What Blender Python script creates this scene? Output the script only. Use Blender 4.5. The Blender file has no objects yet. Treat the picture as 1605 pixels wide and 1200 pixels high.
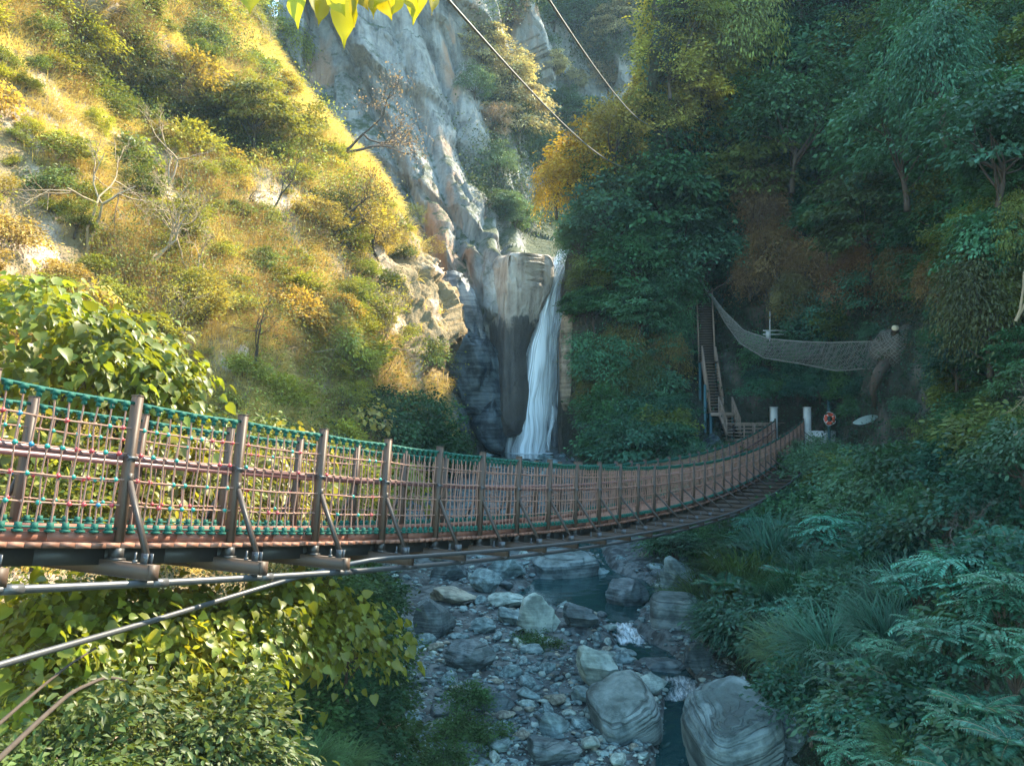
import bpy, math, random
import numpy as np
from mathutils import Vector, Matrix
PI = math.pi
R = math.radians
S = bpy.context.scene
COL = S.collection
rng = np.random.default_rng(7)
random.seed(7)

# ------------------------------------------------------------------ camera model
FPX, PITCH = 1300.0, 0.0298
CP, SP = math.cos(PITCH), math.sin(PITCH)
def P(px, py, d):
    """point seen at photo pixel (px,py) at horizontal distance d"""
    rx, ry = (px-802.5)/FPX, (600-py)/FPX
    y = CP - ry*SP
    k = d/y
    return np.array([rx*k, d, (SP+ry*CP)*k])
def proj(p):
    p = np.asarray(p, float)
    zc = p[..., 1]*CP + p[..., 2]*SP
    yc = -p[..., 1]*SP + p[..., 2]*CP
    zc = np.where(zc < .05, .05, zc)
    return 802.5+FPX*p[..., 0]/zc, 600-FPX*yc/zc

# ------------------------------------------------------------------ numpy noise
def _h(ix, iy, iz, seed):
    M = 0xFFFFFFFF
    h = (ix*374761393 + iy*668265263 + iz*2147483647 + seed*1274126177) & M
    h = ((h ^ (h >> 13))*1274126177) & M
    h = ((h ^ (h >> 16))*2246822519) & M
    return ((h ^ (h >> 15)) & 0xFFFFFF)/float(0xFFFFFF)
def vnoise(p, seed=0):
    p = np.asarray(p, float)
    i = np.floor(p).astype(np.int64); f = p-i; f = f*f*f*(f*(f*6-15)+10)
    x, y, z = i[..., 0], i[..., 1], i[..., 2]
    r = 0
    for a in (0, 1):
        for b in (0, 1):
            for c in (0, 1):
                w = (f[..., 0] if a else 1-f[..., 0])*(f[..., 1] if b else 1-f[..., 1])*(f[..., 2] if c else 1-f[..., 2])
                r = r + w*_h(x+a, y+b, z+c, seed)
    return r*2-1
def fbm(p, octv=4, seed=0, gain=.5, lac=2.03):
    a, s, t = 1., 0., 0.
    p = np.asarray(p, float)
    for k in range(octv):
        s = s + a*vnoise(p, seed+k*17); t += a; a *= gain; p = p*lac + 3.7
    return s/t
def ridged(p, octv=4, seed=0, gain=.5):
    a, s, t = 1., 0., 0.
    p = np.asarray(p, float)
    for k in range(octv):
        s = s + a*(1-2*np.abs(vnoise(p, seed+k*17))); t += a; a *= gain; p = p*2.1 + 5.1
    return s/t
def worley(p, seed=0):
    """nearest-cell id hash triple and vector to its centre"""
    p = np.asarray(p, float); i = np.floor(p).astype(np.int64)
    best = np.full(p.shape[:-1], 1e9); out = np.zeros(p.shape[:-1]+(6,))
    for a in (-1, 0, 1):
        for b in (-1, 0, 1):
            for c in (-1, 0, 1):
                x, y, z = i[..., 0]+a, i[..., 1]+b, i[..., 2]+c
                f = np.stack([x+_h(x, y, z, seed), y+_h(x, y, z, seed+1), z+_h(x, y, z, seed+2)], -1)-p
                d = (f**2).sum(-1); k = d < best; best = np.where(k, d, best)
                v = np.concatenate([f, np.stack([_h(x, y, z, seed+3), _h(x, y, z, seed+4), _h(x, y, z, seed+5)], -1)], -1)
                out = np.where(k[..., None], v, out)
    return out
def facets(p, seed=0, tilt=.9):
    w_ = worley(p, seed); return (w_[..., 3]-.5)*1.0+tilt*((w_[..., 4]-.5)*w_[..., 0]+(w_[..., 5]-.5)*w_[..., 2])
def sst(a, b, x):
    t = np.clip((x-a)/(b-a), 0, 1); return t*t*(3-2*t)

# ------------------------------------------------------------------ mesh helpers
def mesh_np(name, V, F, var=None, uv=None, smooth=False, matidx=None):
    """V (n,3); F list of int arrays (m,k) with the same or different k"""
    me = bpy.data.meshes.new(name)
    V = np.ascontiguousarray(V, np.float32)
    Fs = [np.asarray(f, np.int32) for f in (F if isinstance(F, list) else [F]) if len(f)]
    me.vertices.add(len(V)); me.vertices.foreach_set('co', V.ravel())
    nl = sum(f.size for f in Fs); npoly = sum(len(f) for f in Fs)
    me.loops.add(nl); me.polygons.add(npoly)
    me.loops.foreach_set('vertex_index', np.concatenate([f.ravel() for f in Fs]))
    tot = np.concatenate([np.full(len(f), f.shape[1], np.int32) for f in Fs])
    st = np.concatenate([[0], np.cumsum(tot)[:-1]]).astype(np.int32)
    me.polygons.foreach_set('loop_start', st)
    me.polygons.foreach_set('loop_total', tot)
    me.update(calc_edges=True)
    if smooth:
        me.polygons.foreach_set('use_smooth', np.ones(npoly, bool))
    if matidx is not None:
        me.polygons.foreach_set('material_index', np.asarray(matidx, np.int32))
    if var is not None:
        a = me.attributes.new('var', 'FLOAT', 'POINT'); a.data.foreach_set('value', np.ascontiguousarray(var, np.float32))
    if uv is not None:
        a = me.attributes.new('uvw', 'FLOAT_VECTOR', 'POINT'); a.data.foreach_set('vector', np.ascontiguousarray(uv, np.float32).ravel())
    me.validate()
    return me
class MB:
    """collects shapes into one mesh; each shape may have its own material slot"""
    def __init__(s): s.V = []; s.F4 = []; s.F3 = []; s.M4 = []; s.M3 = []; s.n = 0; s.var = []
    def add(s, V, F, m=0, var=.5):
        V = np.asarray(V, float); s.V.append(V); s.var.append(np.full(len(V), var))
        for f in F:
            f = [x+s.n for x in f]
            if len(f) == 4: s.F4.append(f); s.M4.append(m)
            elif len(f) == 3: s.F3.append(f); s.M3.append(m)
            else:
                for k in range(1, len(f)-1): s.F3.append([f[0], f[k], f[k+1]]); s.M3.append(m)
        s.n += len(V)
    def addnp(s, V, F4, m=0, var=.5):
        V = np.asarray(V, float); s.V.append(V); s.var.append(np.full(len(V), var) if np.isscalar(var) else var)
        s.F4.extend((np.asarray(F4)+s.n).tolist()); s.M4.extend([m]*len(F4)); s.n += len(V)
    def box(s, c, ax, ay, az, m=0, var=.5):
        """centre and three half-axis vectors"""
        c, ax, ay, az = (np.asarray(q, float) for q in (c, ax, ay, az))
        if np.dot(np.cross(ax, ay), az) < 0: ax = -ax
        V = [c+i*ax+j*ay+k*az for i in (-1, 1) for j in (-1, 1) for k in (-1, 1)]
        s.add(V, [(0, 1, 3, 2), (4, 6, 7, 5), (0, 4, 5, 1), (2, 3, 7, 6), (0, 2, 6, 4), (1, 5, 7, 3)], m, var)
    def beam(s, a, b, w, h, up=(0, 0, 1), m=0, var=.5):
        a, b = np.asarray(a, float), np.asarray(b, float)
        d = b-a; L = np.linalg.norm(d); d = d/L
        u = np.asarray(up, float); u = u-d*np.dot(u, d); u /= np.linalg.norm(u); x = np.cross(d, u)
        s.box((a+b)/2, d*L/2, x*w/2, u*h/2, m, var)
    def tube(s, pts, rad, n=6, m=0, cap=True, var=.5):
        pts = np.asarray(pts, float); k = len(pts)
        rad = np.full(k, rad) if np.isscalar(rad) else np.asarray(rad)
        T = np.gradient(pts, axis=0); T /= np.linalg.norm(T, axis=1)[:, None]+1e-9
        u = np.array([0, 0, 1.]) if abs(T[0][2]) < .9 else np.array([1., 0, 0])
        A = np.zeros((k, 3)); B = np.zeros((k, 3))
        for i in range(k):
            u = u-T[i]*np.dot(u, T[i]); u /= np.linalg.norm(u)+1e-9; A[i] = u; B[i] = np.cross(T[i], u)
        an = np.arange(n)*2*PI/n
        V = pts[:, None]+rad[:, None, None]*(np.cos(an)[None, :, None]*A[:, None]+np.sin(an)[None, :, None]*B[:, None])
        i = np.arange(k-1)[:, None]*n; j = np.arange(n)[None]; j2 = (j+1) % n
        F = np.stack([i+j, i+j2, i+n+j2, i+n+j], -1).reshape(-1, 4)
        s.addnp(V.reshape(-1, 3), F, m, var)
        if cap:
            b = s.n-k*n
            for off, rev in ((0, True), ((k-1)*n, False)):
                f = [b+off+q for q in range(n)]
                if rev: f = f[::-1]
                for q in range(1, n-1): s.F3.append([f[0], f[q], f[q+1]]); s.M3.append(m)
    def mesh(s, name, smooth=False):
        F = []; M = []
        if s.F4: F.append(np.array(s.F4)); M += s.M4
        if s.F3: F.append(np.array(s.F3)); M += s.M3
        return mesh_np(name, np.concatenate(s.V), F, var=np.concatenate(s.var), smooth=smooth, matidx=M)
def obj(name, me, mats, parent=None, color=None, loc=None):
    o = bpy.data.objects.new(name, me); COL.objects.link(o)
    if me is not None and mats is not None and not len(me.materials):
        for m in (mats if isinstance(mats, (list, tuple)) else [mats]): me.materials.append(m)
    if parent is not None: o.parent = parent
    if color is not None: o.color = (*color, 1)
    if loc is not None: o.location = [float(q) for q in loc]
    return o
def empty(name, loc=(0, 0, 0)):
    o = bpy.data.objects.new(name, None); COL.objects.link(o); o.location = [float(q) for q in loc]
    o.empty_display_size = .2; return o
def tag(o, label=None, cat=None, group=None, kind=None):
    if label: o['label'] = label
    if cat: o['category'] = cat
    if group: o['group'] = group
    if kind: o['kind'] = kind
    return o

# ------------------------------------------------------------------ materials
def newmat(name):
    m = bpy.data.materials.new(name); m.use_nodes = True
    nt = m.node_tree; nt.nodes.clear()
    return m, nt
class NT:
    def __init__(s, nt): s.nt = nt
    def n(s, t, **kw):
        nd = s.nt.nodes.new(t)
        for k, v in kw.items():
            if k == 'inp':
                for a, b in v.items():
                    if isinstance(b, bpy.types.NodeSocket): s.nt.links.new(b, nd.inputs[a])
                    else: nd.inputs[a].default_value = b
            else: setattr(nd, k, v)
        return nd
    def math(s, op, a, b=0., c=0.):
        nd = s.n('ShaderNodeMath', operation=op)
        for i, v in enumerate((a, b, c)):
            if isinstance(v, bpy.types.NodeSocket): s.nt.links.new(v, nd.inputs[i])
            else: nd.inputs[i].default_value = v
        return nd.outputs[0]
    def mix(s, fac, a, b, mode='MIX'):
        nd = s.n('ShaderNodeMix', data_type='RGBA', blend_type=mode)
        for i, v in ((0, fac), (6, a), (7, b)):
            if isinstance(v, bpy.types.NodeSocket): s.nt.links.new(v, nd.inputs[i])
            else: nd.inputs[i].default_value = v if i == 0 else ((*v, 1) if len(v) == 3 else v)
        return nd.outputs[2]
    def noise(s, vec, scale, detail=4, rough=.55, dist=0.):
        nd = s.n('ShaderNodeTexNoise', inp={'Scale': scale, 'Detail': detail, 'Roughness': rough, 'Distortion': dist})
        if vec is not None: s.nt.links.new(vec, nd.inputs['Vector'])
        return nd.outputs[0]
    def ramp(s, fac, stops):
        nd = s.n('ShaderNodeValToRGB'); s.nt.links.new(fac, nd.inputs[0])
        e = nd.color_ramp.elements
        while len(e) < len(stops): e.new(.5)
        for q, (p, c) in zip(e, stops): q.position = p; q.color = (*c, 1) if len(c) == 3 else c
        return nd.outputs[0]
    def mapping(s, vec, scale=(1, 1, 1), rot=(0, 0, 0)):
        nd = s.n('ShaderNodeMapping'); s.nt.links.new(vec, nd.inputs[0])
        nd.inputs['Scale'].default_value = scale; nd.inputs['Rotation'].default_value = rot
        return nd.outputs[0]
    def bump(s, h, strength=.5, dist=.1):
        nd = s.n('ShaderNodeBump', inp={'Strength': strength, 'Distance': dist}); s.nt.links.new(h, nd.inputs['Height']); return nd.outputs[0]
    def out(s, sh): 
        o = s.n('ShaderNodeOutputMaterial'); s.nt.links.new(sh, o.inputs[0])
    def bsdf(s, col, rough=.8, spec=.3, normal=None, metal=0.):
        nd = s.n('ShaderNodeBsdfPrincipled')
        for k, v in (('Base Color', col), ('Roughness', rough), ('Specular IOR Level', spec), ('Metallic', metal), ('Normal', normal)):
            if v is None: continue
            if isinstance(v, bpy.types.NodeSocket): s.nt.links.new(v, nd.inputs[k])
            else: nd.inputs[k].default_value = (*v, 1) if k == 'Base Color' and len(v) == 3 else v
        return nd.outputs[0]

def leaf_mat(name, trans=.35, rough=.45, spec=.4, lo=.45, hi=1.5, yellow=.25):
    m, nt = newmat(name); t = NT(nt)
    oi = t.n('ShaderNodeObjectInfo')
    at = t.n('ShaderNodeAttribute', attribute_name='var')
    geo = t.n('ShaderNodeNewGeometry')
    v = t.math('MULTIPLY_ADD', at.outputs['Fac'], hi-lo, lo)
    big = t.noise(geo.outputs['Position'], .55, 2)
    v = t.math('MULTIPLY', v, t.math('MULTIPLY_ADD', big, 1.1, .45))
    c = t.n('ShaderNodeVectorMath', operation='SCALE'); nt.links.new(oi.outputs['Color'], c.inputs[0]); nt.links.new(v, c.inputs['Scale'])
    hue = t.n('ShaderNodeHueSaturation', inp={'Color': c.outputs[0]})
    rr = t.math('ADD', t.math('MULTIPLY', oi.outputs['Random'], .5), t.math('MULTIPLY', at.outputs['Fac'], .5))
    nt.links.new(t.math('MULTIPLY_ADD', rr, .055, .4725), hue.inputs['Hue'])
    col = hue.outputs[0]
    b = t.bsdf(col, rough, spec)
    tr = t.n('ShaderNodeBsdfTranslucent')
    tc = t.mix(1., col, (1.5, 1.35, .6), 'MULTIPLY'); nt.links.new(tc, tr.inputs[0])
    mx = t.n('ShaderNodeMixShader', inp={0: trans}); nt.links.new(b, mx.inputs[1]); nt.links.new(tr.outputs[0], mx.inputs[2])
    t.out(mx.outputs[0]); return m
M_leaf = leaf_mat('leaf_matte', .3, .6, .2, .35, 1.65)
M_leafg = leaf_mat('leaf_glossy', .3, .48, .28)
M_big = leaf_mat('leaf_broad', .48, .42, .42, .5, 1.4)
M_grass = leaf_mat('grass_blade', .3, .6, .25, .5, 1.5)

def plain(name, col, rough=.6, spec=.4, metal=0., nscale=18., namp=.35, bump=.15, col2=None, coord='Object'):
    m, nt = newmat(name); t = NT(nt)
    tc = t.n('ShaderNodeTexCoord').outputs[coord]
    n = t.noise(tc, nscale, 5, .6); n2 = t.noise(tc, nscale*.13, 3)
    k = t.math('MULTIPLY_ADD', n, namp, 1-namp*.5)
    c = t.n('ShaderNodeVectorMath', operation='SCALE'); c.inputs[0].default_value = col
    base = c.outputs[0]; nt.links.new(k, c.inputs['Scale'])
    if col2: base = t.mix(t.math('SMOOTH_MIN', t.math('MULTIPLY', t.math('SUBTRACT', n2, .42), 4.), 1., .1), base, col2)
    t.out(t.bsdf(base, rough, spec, t.bump(n, bump, .01), metal)); return m
M_bark = plain('bark', (.075, .055, .042), .9, .2, nscale=12, namp=.8, bump=.6)
M_barkpale = plain('pale_bark', (.30, .22, .14), .9, .2, nscale=12, namp=.6, bump=.4)
M_twigpink = plain('pinkish_twig', (.26, .15, .11), .9, .2, nscale=8)
M_steel = plain('brown_painted_steel', (.082, .050, .034), .55, .3, nscale=30, namp=.3, bump=.06, col2=(.066, .044, .034))
M_dark = plain('dark_steel', (.035, .032, .031), .5, .45, nscale=20, namp=.5)
M_galv = plain('galvanised_steel', (.085, .085, .09), .45, .5, .4, nscale=15, namp=.5)
M_pipe = plain('plum_pipe', (.17, .085, .085), .38, .5, nscale=9)
M_rod = plain('beige_rope', (.275, .15, .11), .75, .25, nscale=40, namp=.4)
M_green = plain('green_plastic', (.010, .085, .062), .72, .25, nscale=30, namp=.5)
M_red = plain('red_plastic', (.42, .05, .06), .5, .4)
M_blue = plain('blue_plastic', (.02, .18, .30), .5, .4)
M_teal = plain('teal_plastic', (.015, .24, .20), .5, .4)
M_plank = plain('red_brown_plank', (.20, .085, .058), .65, .35, nscale=7, namp=.7, bump=.2)
M_wood = plain('weathered_timber', (.24, .165, .125), .8, .25, nscale=9, namp=.7, bump=.3)
M_wooddk = plain('dark_timber', (.05, .04, .034), .85, .25, nscale=9, namp=.7, bump=.3)
M_conc = plain('pale_concrete', (.50, .49, .47), .85, .25, nscale=6, namp=.4, bump=.2, col2=(.36, .36, .35))
M_ringred = plain('buoy_red', (.62, .09, .045), .5, .4)
M_white = plain('white_tape', (.75, .75, .73), .6, .3)
M_pole = plain('teal_pole', (.03, .085, .095), .45, .5)
M_cable = plain('steel_cable', (.20, .19, .17), .5, .4, nscale=60, namp=.5)
M_net = plain('net_cord', (.19, .18, .155), .9, .15, nscale=8, namp=.6)
M_paleaf = plain('pale_blade', (.38, .47, .48), .45, .5, nscale=5, namp=.3)

def rock_mat(name, c1, c2, c3=None, scale=1., strata=(0, 0, 1), stra=.6, rough=.72, moss=0., bump=.7, coord='Object', spec=.35):
    m, nt = newmat(name); t = NT(nt)
    tc = t.n('ShaderNodeTexCoord').outputs[coord]
    n1 = t.noise(tc, 1.3*scale, 8, .62, .3); n2 = t.noise(tc, 7*scale, 6, .6); n3 = t.noise(tc, .35*scale, 3, .5)
    st = t.mapping(tc, scale=((.14 if stra >= .45 else .5)*scale, (.14 if stra >= .45 else .5)*scale, 8*scale), rot=strata)
    ns = t.noise(st, 1.2, 6, .62, .04)
    f = t.math('MULTIPLY_ADD', ns, stra, t.math('MULTIPLY', n1, 1-stra))
    col = t.ramp(f, [(.33, tuple(q*.4 for q in c1)), (.45, c1), (.56, c2), (.70, tuple(min(1, q*1.3) for q in c2))])
    if c3: col = t.mix(t.ramp(n3, [(.50, (0, 0, 0)), (.62, (1, 1, 1))]), col, c3)
    if moss > 0:
        gn = t.n('ShaderNodeNewGeometry'); sx = t.n('ShaderNodeSeparateXYZ'); nt.links.new(gn.outputs['Normal'], sx.inputs[0])
        mk = t.math('MULTIPLY', t.math('ADD', sx.outputs[2], t.math('MULTIPLY_ADD', n2, 1.2, -.9)), moss)
        mk = t.n('ShaderNodeClamp', inp={0: mk}).outputs[0]
        col = t.mix(mk, col, (.05, .075, .025))
    if stra >= .45:
        ck = t.noise(t.mapping(tc, scale=(.16*scale, .16*scale, 13*scale), rot=strata), 1.5, 3, .5, .05)
        ckr = t.ramp(ck, [(.36, (1, 1, 1)), (.41, (0, 0, 0))])
        col = t.mix(t.math('MULTIPLY', ckr, .5), col, tuple(q*.25 for q in c1)); ns = t.math('MULTIPLY_ADD', ckr, -.5, ns)
    h = t.math('ADD', t.math('MULTIPLY', ns, stra*1.3), t.math('ADD', n1, t.math('MULTIPLY', n2, .35)))
    t.out(t.bsdf(col, rough, spec, t.bump(h, bump, .12/scale))); return m
M_rock = [rock_mat('river_rock_grey', (.08, .125, .13), (.20, .285, .29), scale=1.6, stra=.35, moss=.15),
          rock_mat('river_rock_pale', (.175, .23, .21), (.33, .41, .37), scale=1.4, stra=.3, moss=.1),
          rock_mat('river_rock_dark', (.038, .058, .063), (.11, .15, .155), scale=1.6, stra=.45, rough=.5),
          rock_mat('river_rock_brown', (.13, .13, .105), (.27, .27, .21), scale=1.6, stra=.35)]
M_strat = rock_mat('striated_rock', (.062, .092, .096), (.18, .235, .238), scale=1.1, strata=(R(14), R(20), 0), stra=.46, bump=1., moss=.2)
M_bed = rock_mat('gravel_bed', (.025, .034, .035), (.085, .105, .105), scale=2.2, stra=.1, rough=.75, bump=.8)
M_cliff = None
# ------------------------------------------------------------------ terrain sheets
def w(x, y, z): return np.array([x, y, z], float)
def catmull(C, n, axis):
    C = np.moveaxis(C, axis, 0); k = len(C)
    t = np.linspace(0, k-1, n); i = np.minimum(t.astype(int), k-2); f = (t-i).reshape(-1, *([1]*(C.ndim-1)))
    g = lambda j: C[np.clip(j, 0, k-1)]
    p0, p1, p2, p3 = g(i-1), g(i), g(i+1), g(i+2)
    p0 = np.where((i-1 < 0).reshape(f.shape), 2*p1-p2, p0); p3 = np.where((i+2 > k-1).reshape(f.shape), 2*p2-p1, p3)
    r = .5*(2*p1+(p2-p0)*f+(2*p0-5*p1+4*p2-p3)*f**2+(3*p1-p0-3*p2+p3)*f**3)
    return np.moveaxis(r, 0, axis)
def grid_normals(G):
    du = np.gradient(G, axis=1); dv = np.gradient(G, axis=0)
    n = np.cross(du, dv); n /= np.linalg.norm(n, axis=2)[..., None]+1e-9
    return n
class Sheet:
    def __init__(s, ctrl, nv, nu, disp, toward=None):
        C = np.array(ctrl, float)
        G = catmull(catmull(C, nv, 0), nu, 1)
        N = grid_normals(G)
        ctr = G.reshape(-1, 3).mean(0)
        ref = (np.array([0, 20., 5]) if toward is None else np.array(toward))-ctr
        s.flip = (N.reshape(-1, 3)@ref).mean() < 0
        if s.flip: N = -N
        G = disp(G, N); s.G = G
        s.N = grid_normals(G)*(-1 if s.flip else 1)
        s.nv, s.nu = nv, nu
        e1 = G[1:, :-1]-G[:-1, :-1]; e2 = G[:-1, 1:]-G[:-1, :-1]
        s.area = np.linalg.norm(np.cross(e1, e2), axis=2)
    def mesh(s, name, smooth=True):
        i = np.arange(s.nv-1)[:, None]*s.nu; j = np.arange(s.nu-1)[None]
        F = np.stack([i+j, i+j+1, i+s.nu+j+1, i+s.nu+j], -1).reshape(-1, 4)
        if s.flip: F = F[:, ::-1]
        return mesh_np(name, s.G.reshape(-1, 3), F, smooth=smooth)
    def sample(s, n, weight=None, seed=0):
        """random points weighted by area x weight(pos,px,py) -> pos, normal"""
        r = np.random.default_rng(seed)
        c = .25*(s.G[1:, 1:]+s.G[:-1, 1:]+s.G[1:, :-1]+s.G[:-1, :-1])
        W = s.area.copy()
        if weight is not None:
            px, py = proj(c); W = W*weight(c, px, py)
        W = W.ravel(); W = W/W.sum()
        k = r.choice(len(W), n, p=W); a, b = k//(s.nu-1), k % (s.nu-1)
        fu, fv = r.random(n)[:, None], r.random(n)[:, None]
        q = lambda A: (A[a, b]*(1-fu)+A[a, b+1]*fu)*(1-fv)+(A[a+1, b]*(1-fu)+A[a+1, b+1]*fu)*fv
        p = q(s.G); nn = q(s.N); nn /= np.linalg.norm(nn, axis=1)[:, None]
        return p, nn
    def at(s, px, py):
        """nearest visible sheet point at a photo pixel (only to find how far the slope is there)"""
        X, Y = proj(s.G); d = (X-px)**2+(Y-py)**2+np.where(s.G[..., 1] < 1, 1e9, 0)
        k = np.argsort(d.ravel())[:6]; k = k[np.argmin(s.G.reshape(-1, 3)[k, 1])]
        return s.G.reshape(-1, 3)[k].copy(), s.N.reshape(-1, 3)[k].copy()

# ---- left hill (sunlit slope)
LH = [
 [w(-12,2,-9.5), w(-7,9,-9), w(-4.0,13,-8.4), P(620,1210,17.4), P(625,1060,23), P(610,965,28.5), P(590,885,36), P(680,740,56), P(650,700,64), w(-14,80,-3)],
 [w(-14,2,-4.5), w(-9.5,9.5,-5), w(-7.5,14,-5.6), P(330,1000,20.5), P(470,930,26), P(540,870,33), P(590,815,41), P(690,725,57), P(665,695,65), w(-14,80,-1)],
 [w(-17,2,-2.5), w(-13,11,-3), P(-20,850,19), P(190,850,24), P(385,830,29), P(510,790,36), P(600,752,44), P(700,703,58), P(672,680,66), w(-14,80,1)],
 [w(-21,2,1), w(-18,12,0), P(0,640,25), P(200,645,30), P(400,655,36), P(535,660,44), P(622,645,51), P(690,630,58), P(660,610,66), w(-16,80,5)],
 [w(-27,2,7), w(-24,14,6), P(0,470,29), P(200,470,35), P(400,480,42), P(540,500,50), P(645,500,57), P(704,505,61), P(672,470,68), w(-18,82,12)],
 [w(-32,2,13), w(-29,16,13), P(0,330,32), P(200,330,40), P(400,330,49), P(530,350,57), P(605,375,62), P(655,375,65), P(612,335,72), w(-21,85,20)],
 [w(-36,2,19), w(-33,18,19), P(0,170,36), P(180,170,45), P(340,190,55), P(450,210,62), P(525,240,66), P(565,255,69), P(525,230,76), w(-25,90,28)],
 [w(-40,2,26), w(-37,20,26), P(0,0,40), P(140,0,50), P(260,10,60), P(340,35,66), P(400,75,70), P(440,110,73), P(415,90,80), w(-30,95,38)],
 [w(-46,2,36), w(-43,22,36), P(0,-200,46), P(110,-190,58), P(200,-170,68), P(265,-130,73), P(320,-80,76), P(365,-30,79), P(340,-60,86), w(-36,98,46)],
]
def disp_left(G, N):
    px, py = proj(G)
    d = 1.5*fbm(G*.13, 4, 3) + .55*ridged(G*np.array([.35, .35, .28]), 4, 11)
    # a bare rocky prow at the far edge: blocky ledges
    prow = sst(575, 650, px)*sst(360, 420, py)*(1-sst(600, 640, py))
    q = G@np.array([[.9, .1, .35], [0, 1, .2], [-.35, .2, .9]])
    blocks = np.round(1.6*fbm(q*np.array([.35, .35, .22]), 3, 23)*2)/2
    d = d*(1-.5*prow)+prow*(.3*blocks+1.5*facets(q*np.array([.34, .34, .13]), 24, 1.3)+.45*facets(q*np.array([.8, .8, .26]), 27, 1.3)+.15*facets(G*1.6, 29, 1.))
    # a long overhanging ledge running down the upper slope
    t = (py-70)-(px-80)*.55
    led = np.exp(-(t/26)**2)*sst(40, 110, px)*(1-sst(330, 470, px))
    up = np.exp(-((t+45)/30)**2)*sst(40, 110, px)*(1-sst(330, 470, px))
    d = d-3.4*led+2.6*up
    d = d*(1-.6*np.exp(-((px-np.interp(py, [0, 110, 255, 375, 505, 630, 703], [410, 440, 565, 655, 704, 690, 700]))/45)**2)*(1-prow))
    return G+N*d[..., None]
SH_L = Sheet(LH, 330, 380, disp_left, toward=(0, 20, 5))

# ---- right hill (shaded forest wall)
RH = [
 [w(9,84,-2), P(880,712,66), P(905,728,56), P(975,795,45), P(1020,862,37.5), P(1035,915,32), P(1090,1000,25.8), P(1190,1100,20.6), P(1250,1210,17.4), w(5.2,11,-8.6), w(5.5,1,-9)],
 [w(9,83,0), P(880,660,66), P(902,660,57), P(1000,700,50), P(1120,750,46), P(1225,805,41), P(1260,880,31), P(1340,980,24), P(1450,1090,18), w(8.2,10,-5.8), w(9,1,-6.3)],
 [w(9,82,3), P(885,570,67), P(900,580,57.5), P(1000,620,55), P(1105,690,53), P(1280,705,51), P(1335,770,40), P(1440,850,28), P(1580,930,20), w(11.5,10,-3.2), w(13,1,-3.2)],
 [w(9,82,6), P(890,480,68), P(898,490,58), P(1000,510,57.5), P(1115,545,57.2), P(1270,585,54), P(1365,630,43), P(1480,690,31), P(1620,750,22), w(15,11,0), w(16,1,0)],
 [w(10,83,8), P(902,400,69), P(905,405,58), P(1000,400,58.5), P(1110,430,60), P(1250,440,56.5), P(1380,470,46), P(1500,510,35), P(1640,570,25), w(19,13,4), w(20,1,4)],
 [w(12,85,10), w(8.5,71,9), P(930,310,57), P(1020,270,58), P(1130,275,59.5), P(1260,275,58), P(1390,275,49), P(1520,295,39), P(1660,330,28), w(23,14,9), w(24,1,9)],
 [w(15,86,11), w(11.5,69,12.5), P(1003,190,54), P(1070,130,57), P(1150,115,59), P(1270,105,58), P(1400,95,52), P(1540,95,42), P(1700,95,31), w(27,15,14), w(28,1,14)],
 [w(18,86,11), w(15,69,14), P(1048,60,53), P(1100,15,55), P(1170,-5,57.5), P(1280,-20,57.5), P(1420,-60,53), P(1560,-95,45), P(1740,-115,34), w(31,16,20), w(33,1,20)],
 [w(22,86,10), w(17.5,69,15), w(11.5,55,25), w(14,57.5,26.5), w(18.5,59,28.5), w(24,58.5,31), w(28,53,34), w(30.5,47,37.5), w(31.5,40,37.5), w(34,24,34), w(36,1,33)],
 [w(40,98,2), w(30,84,4), w(26,76,6), w(30,74,8), w(34,74,10), w(42,72,12), w(46,66,13), w(50,55,15), w(52,48,15), w(54,30,12), w(56,1,12)],
]
def disp_right(G, N):
    d = 1.6*fbm(G*.14, 4, 41) + .7*ridged(G*np.array([.3, .3, .2]), 4, 47)
    px, py = proj(G)
    d = np.where(py > 560, d*.55, d)
    d = d*(1-.75*(px > 850)*(px < 985)*(G[..., 1] > 50))
    path = np.maximum(np.exp(-((px-1180)/110)**2)*np.exp(-((py-640)/70)**2), np.exp(-((px-1108)/45)**4)*np.exp(-((py-530)/80)**4))
    d = d*(1-path)-1.0*path
    return G+N*d[..., None]
SH_R = Sheet(RH, 320, 360, disp_right, toward=(0, 20, 5))

# ---- back cliff with the fall chute
cx = [440, 520, 600, 660, 720, 760, 788, 805, 830, 862, 885, 920, 970, 1040]
cy = [-260, -150, 0, 120, 250, 340, 384, 396, 470, 560, 640, 700, 745]
CD = [
 [88,88,88,89,91,95,99,102,106,112,116,120,122,124],
 [87,87,87,88,90,94,98,101,105,109,112,113,113,113],
 [86,86,86,87,89,93,97,100,104,108,109,110,110,110],
 [84,84,84,84.5,87,91,95,97.5,101.5,106,107,108,108,108],
 [81,80,79.5,79.5,81,85,90,93,97,102,103,104,104,104],
 [80,79,77,75,76,78,82,85,90,94,95,95,95,95],
 [79,77,75,72.5,72,73,75,77,79,80,80,79,78,78],
 [79,77,75,72,71,70,67,66.6,66.5,67,69.5,69,68,70],
 [77,75,72,69.8,68.6,67.6,65.8,65.9,66.4,68.5,69.8,66.8,66,68],
 [76,74,71,68,66.6,66.8,67.8,69.3,70,70,69.6,66,65,66],
 [75,73,70,67,65.6,66.2,68.3,70,70.4,70.2,69.6,66,64,65],
 [74,72,69,66.5,65.4,66.6,68.6,70,70.4,70.2,69.4,66,64,64],
 [69,67,64,62,61.5,62,63,64,64,64,64,62,60,60],
]
CL = [[P(x, y, CD[r][c]) for c, x in enumerate(cx)] for r, y in enumerate(cy)]
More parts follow.
